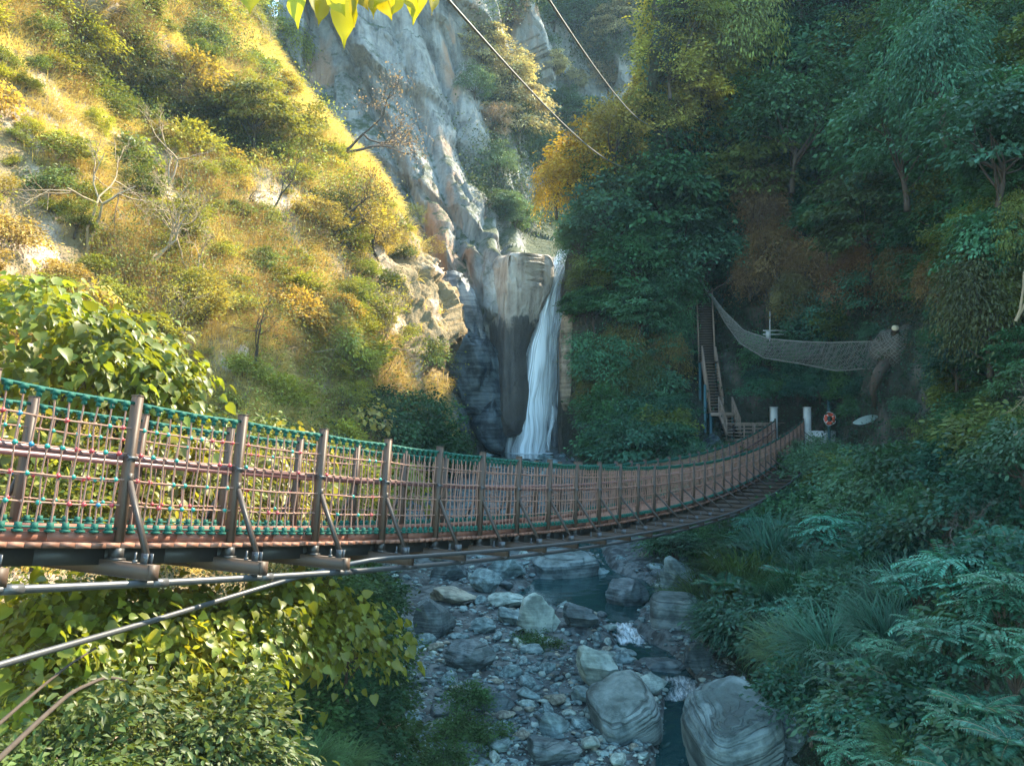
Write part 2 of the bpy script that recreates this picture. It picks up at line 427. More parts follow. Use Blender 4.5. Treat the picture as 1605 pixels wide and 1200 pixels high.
def disp_cliff(G, N):
    px, py = proj(G)
    q = np.stack([G[..., 0]*.86+G[..., 2]*.5, G[..., 1], G[..., 2]*.86-G[..., 0]*.5], -1)
    q = q+.9*np.stack([vnoise(G*.3, 1), vnoise(G*.3, 2), vnoise(G*.3, 3)], -1)
    far = sst(72, 95, G[..., 1])
    d = (2.3+1.8*far)*facets(q*np.array([.17, .17, .06]), 71, 1.3)+(.55+.2*far)*facets(q*np.array([.45, .4, .13]), 75, 1.2)+.17*facets(q*np.array([1.5, 1.3, .6]), 78, 1.2)+.5*fbm(G*.12, 3, 77)+.06*fbm(G*1.8, 3, 79)
    slab = np.exp(-((px-815)/45)**4)*np.exp(-((py-440)/46)**4)
    chute = sst(790, 812, px)*(1-sst(905, 930, px))*sst(372, 392, py)
    lip = sst(735, 770, px)*(1-sst(905, 930, px))*sst(340, 365, py)*(1-sst(480, 510, py))
    d = d*(1-.85*np.maximum(slab, lip))*(1-.7*chute)-.5*chute-2.2*slab
    # big diagonal joints
    for k, (x0, y0, sl, am) in enumerate(((705, 150, .36, 1.5), (655, 330, .42, 1.2), (640, 120, .3, 1.1), (760, 330, -.12, .9))):
        t = (px-x0)-(py-y0)*sl
        d = d-am*np.exp(-(t/7)**2)*(.6+.4*vnoise(G*.5, 90+k))+am*.5*np.exp(-((t-20)/14)**2)
    return G+N*d[..., None]
SH_C = Sheet(CL, 420, 420, disp_cliff, toward=(0, 0, 5))

# ---- far mountain behind everything
FM = [[P(x, y, d+abs(x-900)*.02) for x in (300, 600, 850, 1050, 1250, 1500)] for y, d in ((420, 150), (250, 155), (120, 165), (28, 180), (40, 230))]
SH_F = Sheet(FM, 90, 120, lambda G, N: G+N*(5*fbm(G*.05, 5, 9))[..., None], toward=(0, 0, 5))

# ---- riverbed
DP = np.array([[-4,-8.9],[2,-8.6],[10,-8.1],[17.4,-7.55],[20.6,-7.35],[25.6,-7.12],[29,-6.98],[34,-6.9],[36,-6.75],[38,-6.4],[45,-5.25],[52,-4.4],[57,-3.75],[60,-3.6],[68,-3.45],[76,-3.2]])
CH = np.array([[-4,3,1],[8,2.9,1.1],[15,3.1,1.0],[18,3.5,.5],[20.5,4.2,.6],[22.5,4.5,.5],[25,4.0,.8],[27,3.5,.32],[29,3.0,1.3],[31.5,2.9,2.5],[34,3.1,2.2],[35.5,3.6,.7],[45,3.0,.8],[55,1.6,.8],[60,.2,2.6],[66,-.2,3.6],[72,0,3.6]])
def bed_z(x, y):
    z = np.interp(y, DP[:, 0], DP[:, 1])
    c = np.interp(y, CH[:, 0], CH[:, 1]); wd = np.interp(y, CH[:, 0], CH[:, 2])
    p = np.stack([x, y, 0*x], -1)
    ch = np.exp(-(np.abs(x-c)/wd)**4)
    z = z+(.22*fbm(p*.45, 4, 5)+.12*fbm(p*1.9, 3, 6)+.16)*(1-ch)-.55*ch
    mid = np.interp(y, [8, 20, 35, 60], [1.5, 1.2, 1.0, 0])
    z = z+.03*np.maximum(np.abs(x-mid)-4, 0)**2
    return z
gx, gy = np.meshgrid(np.linspace(-13, 13, 300), np.concatenate([np.linspace(-4, 14, 60), np.linspace(14.1, 40, 330), np.linspace(40.2, 76, 120)]))
class _B: pass
RB = np.stack([gx, gy, bed_z(gx, gy)], -1)
def water_z(y):
    # level pools joined by short steps
    return np.interp(y, [-4, 17.2, 18.5, 21.7, 23.0, 25.9, 27.3, 35, 36.5, 45, 57, 59, 76], [-8.9, -7.78, -7.66, -7.6, -7.36, -7.3, -7.0, -6.98, -6.85, -5.45, -4.0, -3.62, -3.6])

# ------------------------------------------------------------------ terrain materials
def soil_mat(name, c1, c2, rockc, rk=.5, scale=.5, bump=.8):
    m, nt = newmat(name); t = NT(nt)
    pos = t.n('ShaderNodeNewGeometry').outputs['Position']
    n1 = t.noise(pos, scale*2.6, 8, .65, .3); n2 = t.noise(pos, scale*.6, 4, .5); n3 = t.noise(pos, scale*16, 5, .6)
    c = t.mix(n1, c1, c2)
    st = t.noise(t.mapping(pos, scale=(.6, .6, .25), rot=(0, R(35), 0)), 2.2, 8, .65, .6)
    rc = t.ramp(st, [(.32, tuple(q*.35 for q in rockc)), (.5, rockc), (.66, tuple(min(.9, q*1.45) for q in rockc))])
    c = t.mix(t.ramp(n2, [(rk-.04, (0, 0, 0)), (rk+.05, (1, 1, 1))]), c, rc)
    h = t.math('ADD', st, t.math('ADD', n1, t.math('MULTIPLY', n3, .4)))
    t.out(t.bsdf(c, .9, .2, t.bump(h, bump, .35))); return m
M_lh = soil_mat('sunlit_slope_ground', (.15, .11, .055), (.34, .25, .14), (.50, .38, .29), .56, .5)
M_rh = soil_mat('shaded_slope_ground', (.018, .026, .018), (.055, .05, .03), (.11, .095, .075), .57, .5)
M_fm = soil_mat('far_mountain_ground', (.04, .06, .025), (.09, .10, .04), (.22, .19, .15), .58, .08)
def cliff_mat():
    m, nt = newmat('gorge_cliff'); t = NT(nt)
    pos = t.n('ShaderNodeNewGeometry').outputs['Position']
    n1 = t.noise(pos, .35, 9, .66, .4); n2 = t.noise(pos, 1.9, 8, .65); n3 = t.noise(pos, .11, 4, .5)
    sk = t.noise(t.mapping(pos, scale=(1.3, 1.3, .13), rot=(0, R(-14), 0)), 1.1, 7, .62, .7)
    f = t.math('MULTIPLY_ADD', n1, .55, t.math('MULTIPLY', sk, .45))
    c = t.ramp(f, [(.33, (.045, .045, .045)), (.43, (.155, .145, .135)), (.54, (.245, .23, .21)), (.68, (.35, .325, .29))])
    warm = t.ramp(t.noise(t.mapping(pos, scale=(.22, .22, .09)), 1., 4, .5, .3), [(.56, (0, 0, 0)), (.64, (1, 1, 1))])
    c = t.mix(t.math('MULTIPLY', warm, .75), c, (.36, .20, .12))
    sx = t.n('ShaderNodeSeparateXYZ'); nt.links.new(pos, sx.inputs[0])
    # dark wet zone under the lip of the fall (a damp stain with an irregular upper edge)
    e = t.math('ADD', sx.outputs[2], t.math('MULTIPLY', sk, -7.5))
    wet = t.ramp(t.math('MULTIPLY_ADD', e, .08, .38), [(.42, (1, 1, 1)), (.52, (0, 0, 0))])
    c = t.mix(t.math('MULTIPLY', wet, .8), c, (.022, .024, .026))
    gn = t.n('ShaderNodeNewGeometry').outputs['Normal']; sn = t.n('ShaderNodeSeparateXYZ'); nt.links.new(gn, sn.inputs[0])
    mk = t.n('ShaderNodeClamp', inp={0: t.math('MULTIPLY', t.math('SUBTRACT', t.math('ADD', sn.outputs[2], n2), .92), 3.)}).outputs[0]
    c = t.mix(mk, c, (.05, .06, .025))
    dv = t.n('ShaderNodeVectorMath', operation='DISTANCE'); nt.links.new(pos, dv.inputs[0]); dv.inputs[1].default_value = tuple(P(812, 432, 66.3))
    sl = t.ramp(t.math('MULTIPLY_ADD', dv.outputs['Value'], .2, t.math('MULTIPLY', n1, .35)), [(.66, (1, 1, 1)), (.80, (0, 0, 0))])
    c = t.mix(t.math('MULTIPLY', sl, .75), c, t.ramp(sk, [(.36, (.22, .17, .13)), (.5, (.50, .43, .35)), (.65, (.58, .52, .45))]))
    h = t.math('ADD', t.math('ADD', t.math('MULTIPLY', n1, 1.2), t.math('MULTIPLY', sk, .9)), t.math('MULTIPLY', n2, .4))
    t.out(t.bsdf(c, t.math('MULTIPLY_ADD', wet, -.3, .82), .3, t.bump(h, 1., .5))); return m
M_cliff = cliff_mat()
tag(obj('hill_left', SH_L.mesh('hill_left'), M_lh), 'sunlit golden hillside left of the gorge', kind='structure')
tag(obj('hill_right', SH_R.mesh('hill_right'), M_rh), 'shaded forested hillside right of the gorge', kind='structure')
tag(obj('cliff', SH_C.mesh('cliff'), M_cliff), 'grey rock cliff behind the waterfall', kind='structure')
tag(obj('mountain', SH_F.mesh('mountain'), M_fm), 'far hazy mountain beyond the gorge', kind='structure')
def grid_faces(nv, nu):
    i = np.arange(nv-1)[:, None]*nu; j = np.arange(nu-1)[None]
    return np.stack([i+j, i+j+1, i+nu+j+1, i+nu+j], -1).reshape(-1, 4)
tag(obj('riverbed', mesh_np('riverbed', RB.reshape(-1, 3), grid_faces(*gx.shape), smooth=True), M_bed), 'grey gravel riverbed at the bottom of the gorge', kind='structure')
# ground sheet beneath everything, out to the far side
obj('ground', mesh_np('ground', [(-130, -40, -11), (130, -40, -11), (130, 250, -11), (-130, 250, -11)], [[[0, 1, 2, 3]]]), M_fm)
bpy.data.objects['ground']['kind'] = 'structure'

# ---- stream water
def water_mat():
    m, nt = newmat('stream_water'); t = NT(nt)
    pos = t.n('ShaderNodeNewGeometry').outputs['Position']
    n = t.noise(pos, 2.2, 4, .55, .6)
    sl = t.n('ShaderNodeAttribute', attribute_name='var').outputs['Fac']
    fo = t.noise(t.mapping(pos, scale=(5, 1.6, 1)), 2.4, 6, .7, .6)
    foam = t.ramp(t.math('MULTIPLY', sl, t.math('MULTIPLY_ADD', fo, 1.8, -.1)), [(.20, (0, 0, 0)), (.55, (1, 1, 1))])
    c = t.mix(foam, (.008, .036, .038), (.72, .80, .82))
    b = t.bsdf(c, t.math('MULTIPLY_ADD', foam, .5, .07), .5, t.bump(n, .25, .05))
    t.out(b); return m
wx, wy = np.meshgrid(np.linspace(-1, 1, 60), np.linspace(-3, 72, 900))
cc = np.interp(wy, CH[:, 0], CH[:, 1]); wd = np.interp(wy, CH[:, 0], CH[:, 2])*1.5+.5
wz = water_z(wy); slope = np.abs(np.gradient(wz, axis=0)/np.gradient(wy, axis=0))
Wt = np.stack([cc+wx*wd, wy, wz+.012*fbm(np.stack([wx*wd*3, wy*3, 0*wy], -1), 3, 4)+(.13*np.clip(slope*4, 0, 1))*fbm(np.stack([wx*wd*6, wy*5, 0*wy], -1), 2, 8)], -1)
foamv = np.clip(slope*2.2, 0, .8)*np.clip(1.15-np.abs(wx+.15*np.sin(wy*3))*1.6, 0, 1)
foamv = np.where(wy > 36, foamv*.6, foamv)
foamv = np.maximum(foamv, np.exp(-((cc+wx*wd-1.7)/2.2)**2)*np.exp(-((wy-66)/1.4)**2))
tag(obj('stream_water', mesh_np('stream_water', Wt.reshape(-1, 3), grid_faces(900, 60), var=foamv.ravel(), smooth=True), water_mat()), 'dark teal stream running between the boulders', kind='structure')

# ---- the waterfall: three overlapping veils of falling water
def fall_mat():
    m, nt = newmat('falling_water'); t = NT(nt)
    uv = t.n('ShaderNodeAttribute', attribute_name='uvw').outputs['Vector']
    n = t.noise(t.mapping(uv, scale=(9, .9, 1)), 1., 6, .62, .5)
    n2 = t.noise(t.mapping(uv, scale=(26, 2.2, 1)), 1., 4, .6, .3)
    sx = t.n('ShaderNodeSeparateXYZ'); nt.links.new(uv, sx.inputs[0])
    edge = t.math('MULTIPLY', sx.outputs[0], t.math('SUBTRACT', 1., sx.outputs[0]))
    a = t.math('ADD', t.math('MULTIPLY_ADD', n, 1.0, t.math('MULTIPLY', n2, .5)), t.math('MULTIPLY', edge, 1.1))
    n3 = t.noise(t.mapping(uv, scale=(3.2, 3.4, 1)), 1., 3, .5, .4)
    a = t.math('ADD', a, t.math('MULTIPLY_ADD', n3, .55, -.36))
    al = t.ramp(a, [(.62, (0, 0, 0)), (.86, (.42, .42, .42)), (1.12, (.97, .97, .97))])
    b = t.bsdf((.82, .88, .92), .5, .3)
    tr = t.n('ShaderNodeBsdfTransparent')
    mx = t.n('ShaderNodeMixShader'); nt.links.new(al, mx.inputs[0]); nt.links.new(tr.outputs[0], mx.inputs[1]); nt.links.new(b, mx.inputs[2])
    t.out(mx.outputs[0]); return m
M_fall = fall_mat()
def veil(path, seed, dd):
    path = np.array(path, float); k = np.linspace(0, 1, 150); tt = np.linspace(0, 1, len(path))
    f = lambda c: np.interp(k, tt, path[:, c])
    px, py, wdt, dep = f(0), f(1), f(2), f(3)
    sm = lambda a: np.convolve(np.pad(a, 8, 'edge'), np.ones(17)/17, 'valid')
    px, wdt, dep = sm(px), sm(wdt), sm(dep)
    nu = 40; U = np.linspace(0, 1, nu)
    V = np.zeros((150, nu, 3)); UV = np.zeros((150, nu, 3))
    for r in range(150):
        for c in range(nu):
            x = px[r]+(U[c]-.5)*wdt[r]
            V[r, c] = P(x, py[r], dep[r]+dd+.9*(U[c]-.5)**2*4)
            UV[r, c] = (U[c]+seed*.37, k[r]+seed*1.3, seed)
    V[..., 1] -= .10*fbm(np.stack([UV[..., 0]*5, UV[..., 1]*1.6, UV[..., 2]], -1), 2, seed)
    V[..., 0] += (.25+.3*UV[..., 1])*.5*fbm(np.stack([UV[..., 0]*2, UV[..., 1]*4, UV[..., 2]+5], -1), 3, seed)
    UV[..., 0] -= seed*.37; UV[..., 1] = np.linspace(0, 1, 150)[:, None]; UV[..., 2] = seed*3.1
    return V.reshape(-1, 3), UV.reshape(-1, 3)
fallV = []; fallU = []; fallF = []
for sd, (pth, dd) in enumerate((
  ([(888,391,28,68.4),(879,412,30,67.8),(866,440,36,67.2),(857,478,44,66.9),(849,540,56,66.6),(840,610,68,66.4),(835,660,74,66.2),(831,714,84,65.9)], 0),
  ([(888,392,22,68.4),(876,418,24,67.8),(862,450,30,67.1),(855,490,34,66.8),(848,550,40,66.5),(840,620,48,66.3),(835,665,52,66.1),(831,714,62,65.9)], -.35),
  ([(876,490,6,68.0),(873,520,7,67.8),(870,560,8,67.6),(866,600,9,67.4),(862,640,10,67.2),(858,706,13,66.6)], -.2))):
    a, u = veil(pth, sd+1, dd); fallF.append(grid_faces(150, 40)+150*40*sd); fallV.append(a); fallU.append(u)
tag(obj('waterfall', mesh_np('waterfall', np.concatenate(fallV), [np.concatenate(fallF)], uv=np.concatenate(fallU), smooth=True), M_fall),
    'tall white waterfall dropping down the dark rock chute', 'waterfall')
# ------------------------------------------------------------------ suspension bridge
X0, Y0, DX, DY, BA, BB, BC, WID = -3.8746, 8.1455, .6566, 1.2872, -1.488, -.212, .0057, 1.66
HL = math.hypot(DX, DY)
UX = np.array([DX, DY, 0])/HL; NL = np.array([-UX[1], UX[0], 0])
def bz(i): return BA+BB*i+BC*i*i
def up_at(i):
    sl = (BB+2*BC*i)/HL
    n = np.array([-sl*UX[0], -sl*UX[1], 1.]); return n/np.linalg.norm(n)
def along(i):
    sl = (BB+2*BC*i)/HL
    t = np.array([UX[0], UX[1], sl]); return t/np.linalg.norm(t)
def B(i, lat, h): return np.array([X0+i*DX, Y0+i*DY, bz(i)])+NL*lat+up_at(i)*h
I0, I1 = -3, 33
bridge = empty('suspension_bridge', B(15, WID/2, 0)-np.array([0, 0, .3]))
tag(bridge, 'long sagging suspension footbridge with brown posts and rope-net railings across the gorge', 'footbridge')
BL = np.array(bridge.location)
def bpart(name, mb, mats, parent=None, smooth=False):
    me = mb.mesh(name, smooth) if isinstance(mb, MB) else mb
    o = obj(name, me, mats, parent or bridge)
    if parent is None: o.matrix_parent_inverse = Matrix.Translation(-Vector(BL))
    return o
def outl(i): return .55+.7*float(sst(3, 18, i))
# deck planks, kerbs, girders
mb = MB(); r_ = random.Random(3)
npl = (I1-I0)*9
for k in range(npl):
    i = I0+(k+.5)/9
    mb.box(B(i, WID/2, .145+r_.uniform(-.004, .004)), along(i)*HL/9*.47, NL*(WID/2-.0+.055+r_.uniform(-.008, .008)), up_at(i)*.024, 0, r_.random())
plank_m, nt = newmat('deck_planks'); t = NT(nt)
va = t.n('ShaderNodeAttribute', attribute_name='var').outputs['Fac']; ps = t.n('ShaderNodeNewGeometry').outputs['Position']
nn = t.noise(ps, 9, 5, .6)
cc_ = t.n('ShaderNodeVectorMath', operation='SCALE'); cc_.inputs[0].default_value = (.21, .095, .062); nt.links.new(t.math('ADD', t.math('MULTIPLY_ADD', va, .8, .3), t.math('MULTIPLY', nn, .5)), cc_.inputs['Scale'])
t.out(t.bsdf(cc_.outputs[0], .65, .35, t.bump(nn, .2, .01)))
bpart('deck', mb, plank_m)
def run(mb_, lat, h, wv, hv, i0=I0, i1=I1, m=0):
    for k in range(int((i1-i0)*2)):
        a, b = i0+k*.5, i0+k*.5+.5
        mb_.beam(B(a, lat, h), B(b, lat, h), wv, hv, up_at(a+.25), m)
for lat in (.055, WID-.055):
    mb = MB(); run(mb, lat, .222, .075, .085)
    kb = bpart('kerb_beam', mb, M_plank)
for lat in (.2, WID-.2):
    mb = MB(); run(mb, lat, .03, .07, .17); run(mb, lat, .108, .16, .012); bpart('girder', mb, M_dark)
mb = MB(); run(mb, WID/2, -.03, .9, .012); bpart('soffit_plate', mb, M_dark)
def tube_run(lat, h, r, i0=I0, i1=I1, n=8, step=.5):
    mb_ = MB(); ii = np.arange(i0, i1+1e-6, step)
    mb_.tube([B(i, lat, h) for i in ii], r, n); return mb_
bpart('handrail_pipe', tube_run(.075, 1.0, .033), M_pipe, smooth=True)
bpart('handrail_pipe', tube_run(WID-.075, 1.0, .033), M_pipe, smooth=True)
# wind pipe under the outrigger tips
mb = MB()
ii = np.arange(I0, I1+.01, .5); mb.tube([B(i, -outl(i)+.14, -.185) for i in ii], .036, 8)
for i in range(I0, I1): 
    mb.tube([B(i+.08, -outl(i)+.14, -.185), B(i+.20, -outl(i)+.14, -.185)], .043, 8)
bpart('wind_pipe', mb, M_galv, smooth=True)
# guy cable: climbs from the near bank, meets the tips and runs along them to the far bank
g = [P(-330, 1135, 4.9), P(-150, 1090, 5.6), P(0, 1040, 6.4)*1.0, P(160, 996, 7.6), P(330, 945, 9.2), P(440, 911, 10.4)]
g += [B(i, -outl(i)-.03-.0*i, -.02) for i in np.arange(2.2, 27.5, .6)]
g += [B(27.8, -1.5, -.2), B(29, -2.1, -.5), B(31, -3.4, -1.2)]
def smooth_path(p, n, it=3):
    p = np.array(p, float); tt = np.linspace(0, 1, len(p)); k = np.linspace(0, 1, n)
    q = np.stack([np.interp(k, tt, p[:, c]) for c in range(3)], 1)
    for _ in range(it):
        q[1:-1] = (q[:-2]+2*q[1:-1]+q[2:])/4
    return q
mb = MB(); mb.tube(smooth_path(g, 140, 2), .03, 8)
mb.tube([P(425, 915.5, 10.35), P(448, 908, 10.5)], .042, 8)
bpart('guy_cable', mb, M_galv, smooth=True)
M_brace = plain('dark_brown_steel', (.05, .036, .03), .5, .35, nscale=25, namp=.4, bump=.06)
# posts, braces, outriggers
for i in range(I0, I1+1):
    n, a = up_at(i), along(i)
    for side, lat in ((-1, 0.), (1, WID)):
        mb = MB()
        base = B(i, lat, .02); tp = B(i, lat, 1.62)
        mb.box((base+tp)/2, a*.034, NL*.05, n*.80)
        mb.box(tp+n*.004, a*.037, NL*.053, n*.006)
        pst = bpart('post', mb, M_steel)
        if i < 13:
            m2 = MB(); m2.box(B(i, lat, .012), a*.06, NL*.075, n*.012)
            m2.box(B(i, lat+.06*side*0, .07), a*.045, NL*.056, n*.05)
            bpart('foot_bracket', m2, M_dark, pst)
            m3 = MB()
            for dz in (.98, 1.02): m3.tube([B(i, lat, dz)-a*.034+NL*side*.03, B(i, lat, dz)-a*.05+NL*side*.03], .012, 6)
            m3.tube([B(i, lat+side*.045, 1.0)+a*.05, B(i, lat+side*.045, 1.0)-a*.05], .02, 6)
            bpart('pipe_clamp', m3, M_galv, pst)
    ol = outl(i)
    # outrigger: channel beam with flanges, carrying deck and both posts
    mb = MB()
    lo, hi = -ol, WID+.55
    c = (lo+hi)/2; hw = (hi-lo)/2
    mb.box(B(i, c, -.072)-a*.046, a*.005, NL*hw, n*.066)
    mb.box(B(i, c, -.0025), a*.056, NL*hw, n*.0035)
    mb.box(B(i, c, -.1415), a*.056, NL*hw, n*.0035)
    mb.box(B(i, lo-.005, -.072), a*.058, NL*.005, n*.075)
    og = bpart('outrigger', mb, M_steel)
    if i < 16:
        m2 = MB()
        m2.tube([B(i, -ol*.55, 0)-a*.02, B(i, -ol*.55, .10)-a*.02], .012, 6)
        m2.tube([B(i, -ol*.55, .0)-a*.02, B(i, -ol*.55, .028)-a*.02], .026, 6)
        bpart('bolt', m2, M_galv, og); m2 = MB()
        for s_ in (-1, 1): m2.box(B(i, -ol*.8, .05)+a*.03*s_, a*.005, NL*.045, n*.05)
        m2.tube([B(i, -ol*.8, .06)-a*.045, B(i, -ol*.8, .06)+a*.045], .012, 6)
        bpart('brace_clevis', m2, M_galv, og)
    for side, l0, l1 in ((-1, -.03, -ol*.8), (1, WID+.03, WID+.45)):
        mb = MB(); A0, A1 = B(i, l0, .80), B(i, l1, .06)
        mb.beam(A0, A1, .042, .05, a)
        mb.box(B(i, l0*1.0-.0, .80), a*.03, NL*.035, n*.05)
        bpart('brace', mb, M_brace)
# rope-net railing panels: rods and cross ropes with knots; green top rope with clips and green shoes as sub-parts
LV = [1.29, 1.035, .78, .53]
kr = random.Random(11)
for side, lat in ((-1, .0), (1, WID)):
    for i in range(I0, I1):
        near = i < 9
        mb = MB(); clip = MB(); shoe = MB()
        nr = 9
        st = [i+.035+(k+.5)/nr*.93 for k in range(nr)]
        rr = .009 if near else .0098
        for k, s in enumerate(st):
            ja = [kr.uniform(-.006, .006) for _ in range(5)]
            hs = [.29, .53, .78, 1.035, 1.29, 1.53]
            pts = [B(s+ (ja[q-1] if q else 0), lat+.012*math.sin(q*2.1+k), h) for q, h in enumerate(hs)]
            mb.tube(pts, rr, 5, 0, False)
            clip_h = 1.53-.012*math.sin(PI*(s-i))
            clip.box(B(s, lat, clip_h), along(s)*.036, NL*.022, up_at(s)*.022)
            clip.box(B(s, lat, clip_h-.04), along(s)*.018, NL*.016, up_at(s)*.03)
            shoe.box(B(s, lat, .272), along(s)*.036, NL*.03, up_at(s)*.012)
            shoe.box(B(s, lat, .31), along(s)*.024, NL*.02, up_at(s)*.036)
        for q, h in enumerate(LV):
            pts = [B(i+.02+u*.96, lat+.008*(1 if q % 2 else -1), h-.012*math.sin(PI*u)+kr.uniform(-.004, .004)) for u in np.linspace(0, 1, 7)]
            mb.tube(pts, rr*1.05, 5, 0, False)
            for k, s in enumerate(st):
                if i < 0: m_ = [1, 3, 2, 1, 3][(k*2+q*3+i+kr.randrange(2)) % 5] if kr.random() < .85 else 0
                elif i < 1: m_ = kr.choice([0, 0, 1, 3, 3])
                elif i < 3: m_ = kr.choice([0, 0, 0, 0, 0, 0, 3, 1])
                else: m_ = 0
                sz = .017 if m_ else .0135
                mb.box(B(s, lat, h-.012*math.sin(PI*(s-i))), (along(s)+up_at(s))*sz*.72, NL*sz, (up_at(s)-along(s))*sz*.72, m_)
        clip.tube([B(i+.01+u*.98, lat, 1.545-.014*math.sin(PI*u)) for u in np.linspace(0, 1, 7)], .017, 5)
        shoe.tube([B(i+.01+u*.98, lat, .305) for u in np.linspace(0, 1, 4)], .011, 5)
        pn = bpart('rope_panel', mb, [M_rod, M_red, M_blue, M_teal])
        bpart('top_rope', clip, M_green, pn)
        bpart('shoe_strip', shoe, M_green, pn)

# ------------------------------------------------------------------ far end: pylons, landing, stairs
def thing_from(name, origin, label, cat, group=None):
    t_ = empty(name, origin); tag(t_, label, cat, group); return t_
def tpart(th, name, mb, mats, smooth=False, parent=None, label=None):
    me = mb.mesh(name, smooth) if isinstance(mb, MB) else mb
    o = obj(name, me, mats, parent or th); o.matrix_parent_inverse = Matrix.Translation(-th.location)
    if label: o['label'] = label
    return o
XA = np.array([1., 0, 0]); YA = np.array([0, 1., 0]); ZA = np.array([0, 0, 1.])
for k, (lat, lab) in enumerate(((WID+.16, 'square pale concrete pillar ending the bridge railing nearest the stairs'), (-.16, 'square pale concrete pillar ending the bridge railing nearest the red lifebuoy'))):
    b0 = B(33.15, lat, 0); th = thing_from('bridge_pillar', b0-ZA*1.2, lab, 'pillar', 'concrete pillars at the bridge end')
    zt = P(0, 639, b0[1])[2]; zb = b0[2]-1.5
    m = MB(); m.box([b0[0], b0[1], (zt+zb)/2], XA*.19, YA*.19, ZA*(zt-zb)/2); tpart(th, 'shaft', m, M_conc)
    m = MB(); m.box([b0[0], b0[1], zt+.03], XA*.215, YA*.215, ZA*.03); tpart(th, 'cap', m, M_conc)
# landing platform
DK = B(33, 0, .17)[2]
th = thing_from('viewing_platform', P(1200, 690, 53), 'timber landing platform with slatted railing at the bridge end', 'platform')
f0, f1 = P(1150, 680, 52.2), P(1300, 680, 52.2)
f0[2] = f1[2] = DK
bk0, bk1 = f0+np.array([-.2, 2.6, 0]), f1+np.array([.3, 2.6, 0])
m = MB()
for k in range(18):
    a, b = f0+(bk0-f0)*k/18, f1+(bk1-f1)*k/18
    m.beam(a, b, .13, .05, ZA, 0)
tpart(th, 'deck', m, M_wood)
m = MB(); m.beam(f0-ZA*.16, f1-ZA*.16, .08, .22); m.beam(bk0-ZA*.16, bk1-ZA*.16, .08, .22); m.beam(f0-ZA*.16, bk0-ZA*.16, .08, .22); tpart(th, 'edge_beam', m, M_wooddk)
def railing(th, a, b, hgt=1.08, rails=5, posts=5, mat=M_wood, name='railing'):
    m = MB(); a, b = np.array(a), np.array(b)
    for q in range(posts):
        c = a+(b-a)*q/(posts-1); m.box(c+ZA*hgt/2, XA*.035, YA*.035, ZA*hgt/2)
    for q in range(rails):
        z = hgt*(q+.6)/rails; m.beam(a+ZA*z, b+ZA*z, .03, .05)
    m.beam(a+ZA*(hgt+.03), b+ZA*(hgt+.03), .11, .06)
    return tpart(th, name, m, mat)
railing(th, bk0, bk1, posts=7)
fe = B(33, WID+.35, 0); fe = np.array([fe[0], f0[1], DK])
railing(th, f0, P(1216, 680, 52.2)*np.array([1, 1, 0])+ZA*DK, posts=5)
railing(th, f0, bk0, posts=3)
for (px, dd) in ((1155, 52.3), (1190, 52.3), (1225, 52.4), (1262, 52.4), (1150, 54.7), (1185, 54.8)):
    m = MB(); q = P(px, 690, dd); m.tube([[q[0], q[1], DK-.27], [q[0], q[1], DK-4.5]], .085, 8); tpart(th, 'stilt', m, M_pole)
# stairs
M_woodmid = plain('brown_timber', (.115, .085, .066), .85, .25, nscale=9, namp=.7, bump=.3)
th = thing_from('staircase', P(1130, 690, 53.5), 'steep brown timber staircase climbing the dark slope left of the rope net', 'staircase')
def flight(a, b, wdt, nst, rail_m, railh=1.0, slats=4, tm=M_wood):
    a, b = np.array(a), np.array(b); d = b-a; hd = np.array([d[0], d[1], 0]); hd /= np.linalg.norm(hd); x = np.array([hd[1], -hd[0], 0])
    m = MB()
    for k in range(nst):
        c = a+d*(k+.5)/nst; m.box(c, x*wdt/2*.96, hd*.14, ZA*.022, 0, random.random())
        m.box(c+hd*.14-ZA*.075, x*wdt/2*.96, hd*.008, ZA*.05, 1)
    tpart(th, 'treads', m, [tm, M_wooddk])
    for s_ in (-1, 1):
        m = MB(); m.beam(a+x*s_*wdt/2, b+x*s_*wdt/2, .05, .26, ZA); tpart(th, 'stringer', m, tm)
        m = MB(); aa, bb = a+x*s_*wdt/2, b+x*s_*wdt/2
        n_ = max(3, int(np.linalg.norm(d)/1.1))
        for q in range(n_+1):
            c = aa+(bb-aa)*q/n_; m.box(c+ZA*railh/2, XA*.03, YA*.03, ZA*railh/2)
        for q in range(slats): z = railh*(q+1)/(slats+1); m.beam(aa+ZA*z, bb+ZA*z, .03, .045)
        m.beam(aa+ZA*railh, bb+ZA*railh, .09, .065)
        tpart(th, 'handrail', m, rail_m)
s0 = P(1152, 680, 52.9); s0[2] = DK
l1 = P(1131, 646, 54.0)
flight(P(1150, 681, 53.2), l1+XA*.25, 1.05, 7, M_wood)
m = MB()
for k in range(8): m.box(l1+np.array([0, -.1+k*.2, -.03]), XA*.75, YA*.09, ZA*.025, 0, random.random())
m.beam(l1+np.array([-.75, -.2, -.15]), l1+np.array([.75, -.2, -.15]), .08, .2)
tpart(th, 'landing', m, M_wood)
l2 = P(1111, 566, 55.6); l3 = P(1104, 474, 57.6)
flight(l1+np.array([-.1, .9, 0]), l2, 1.12, 17, M_wood)
m = MB(); m.box(l2+np.array([0, .4, -.03]), XA*.62, YA*.45, ZA*.03); tpart(th, 'landing', m, M_wooddk)
flight(l2+np.array([0, .6, 0]), l3, 1.05, 24, M_wood, tm=M_woodmid)
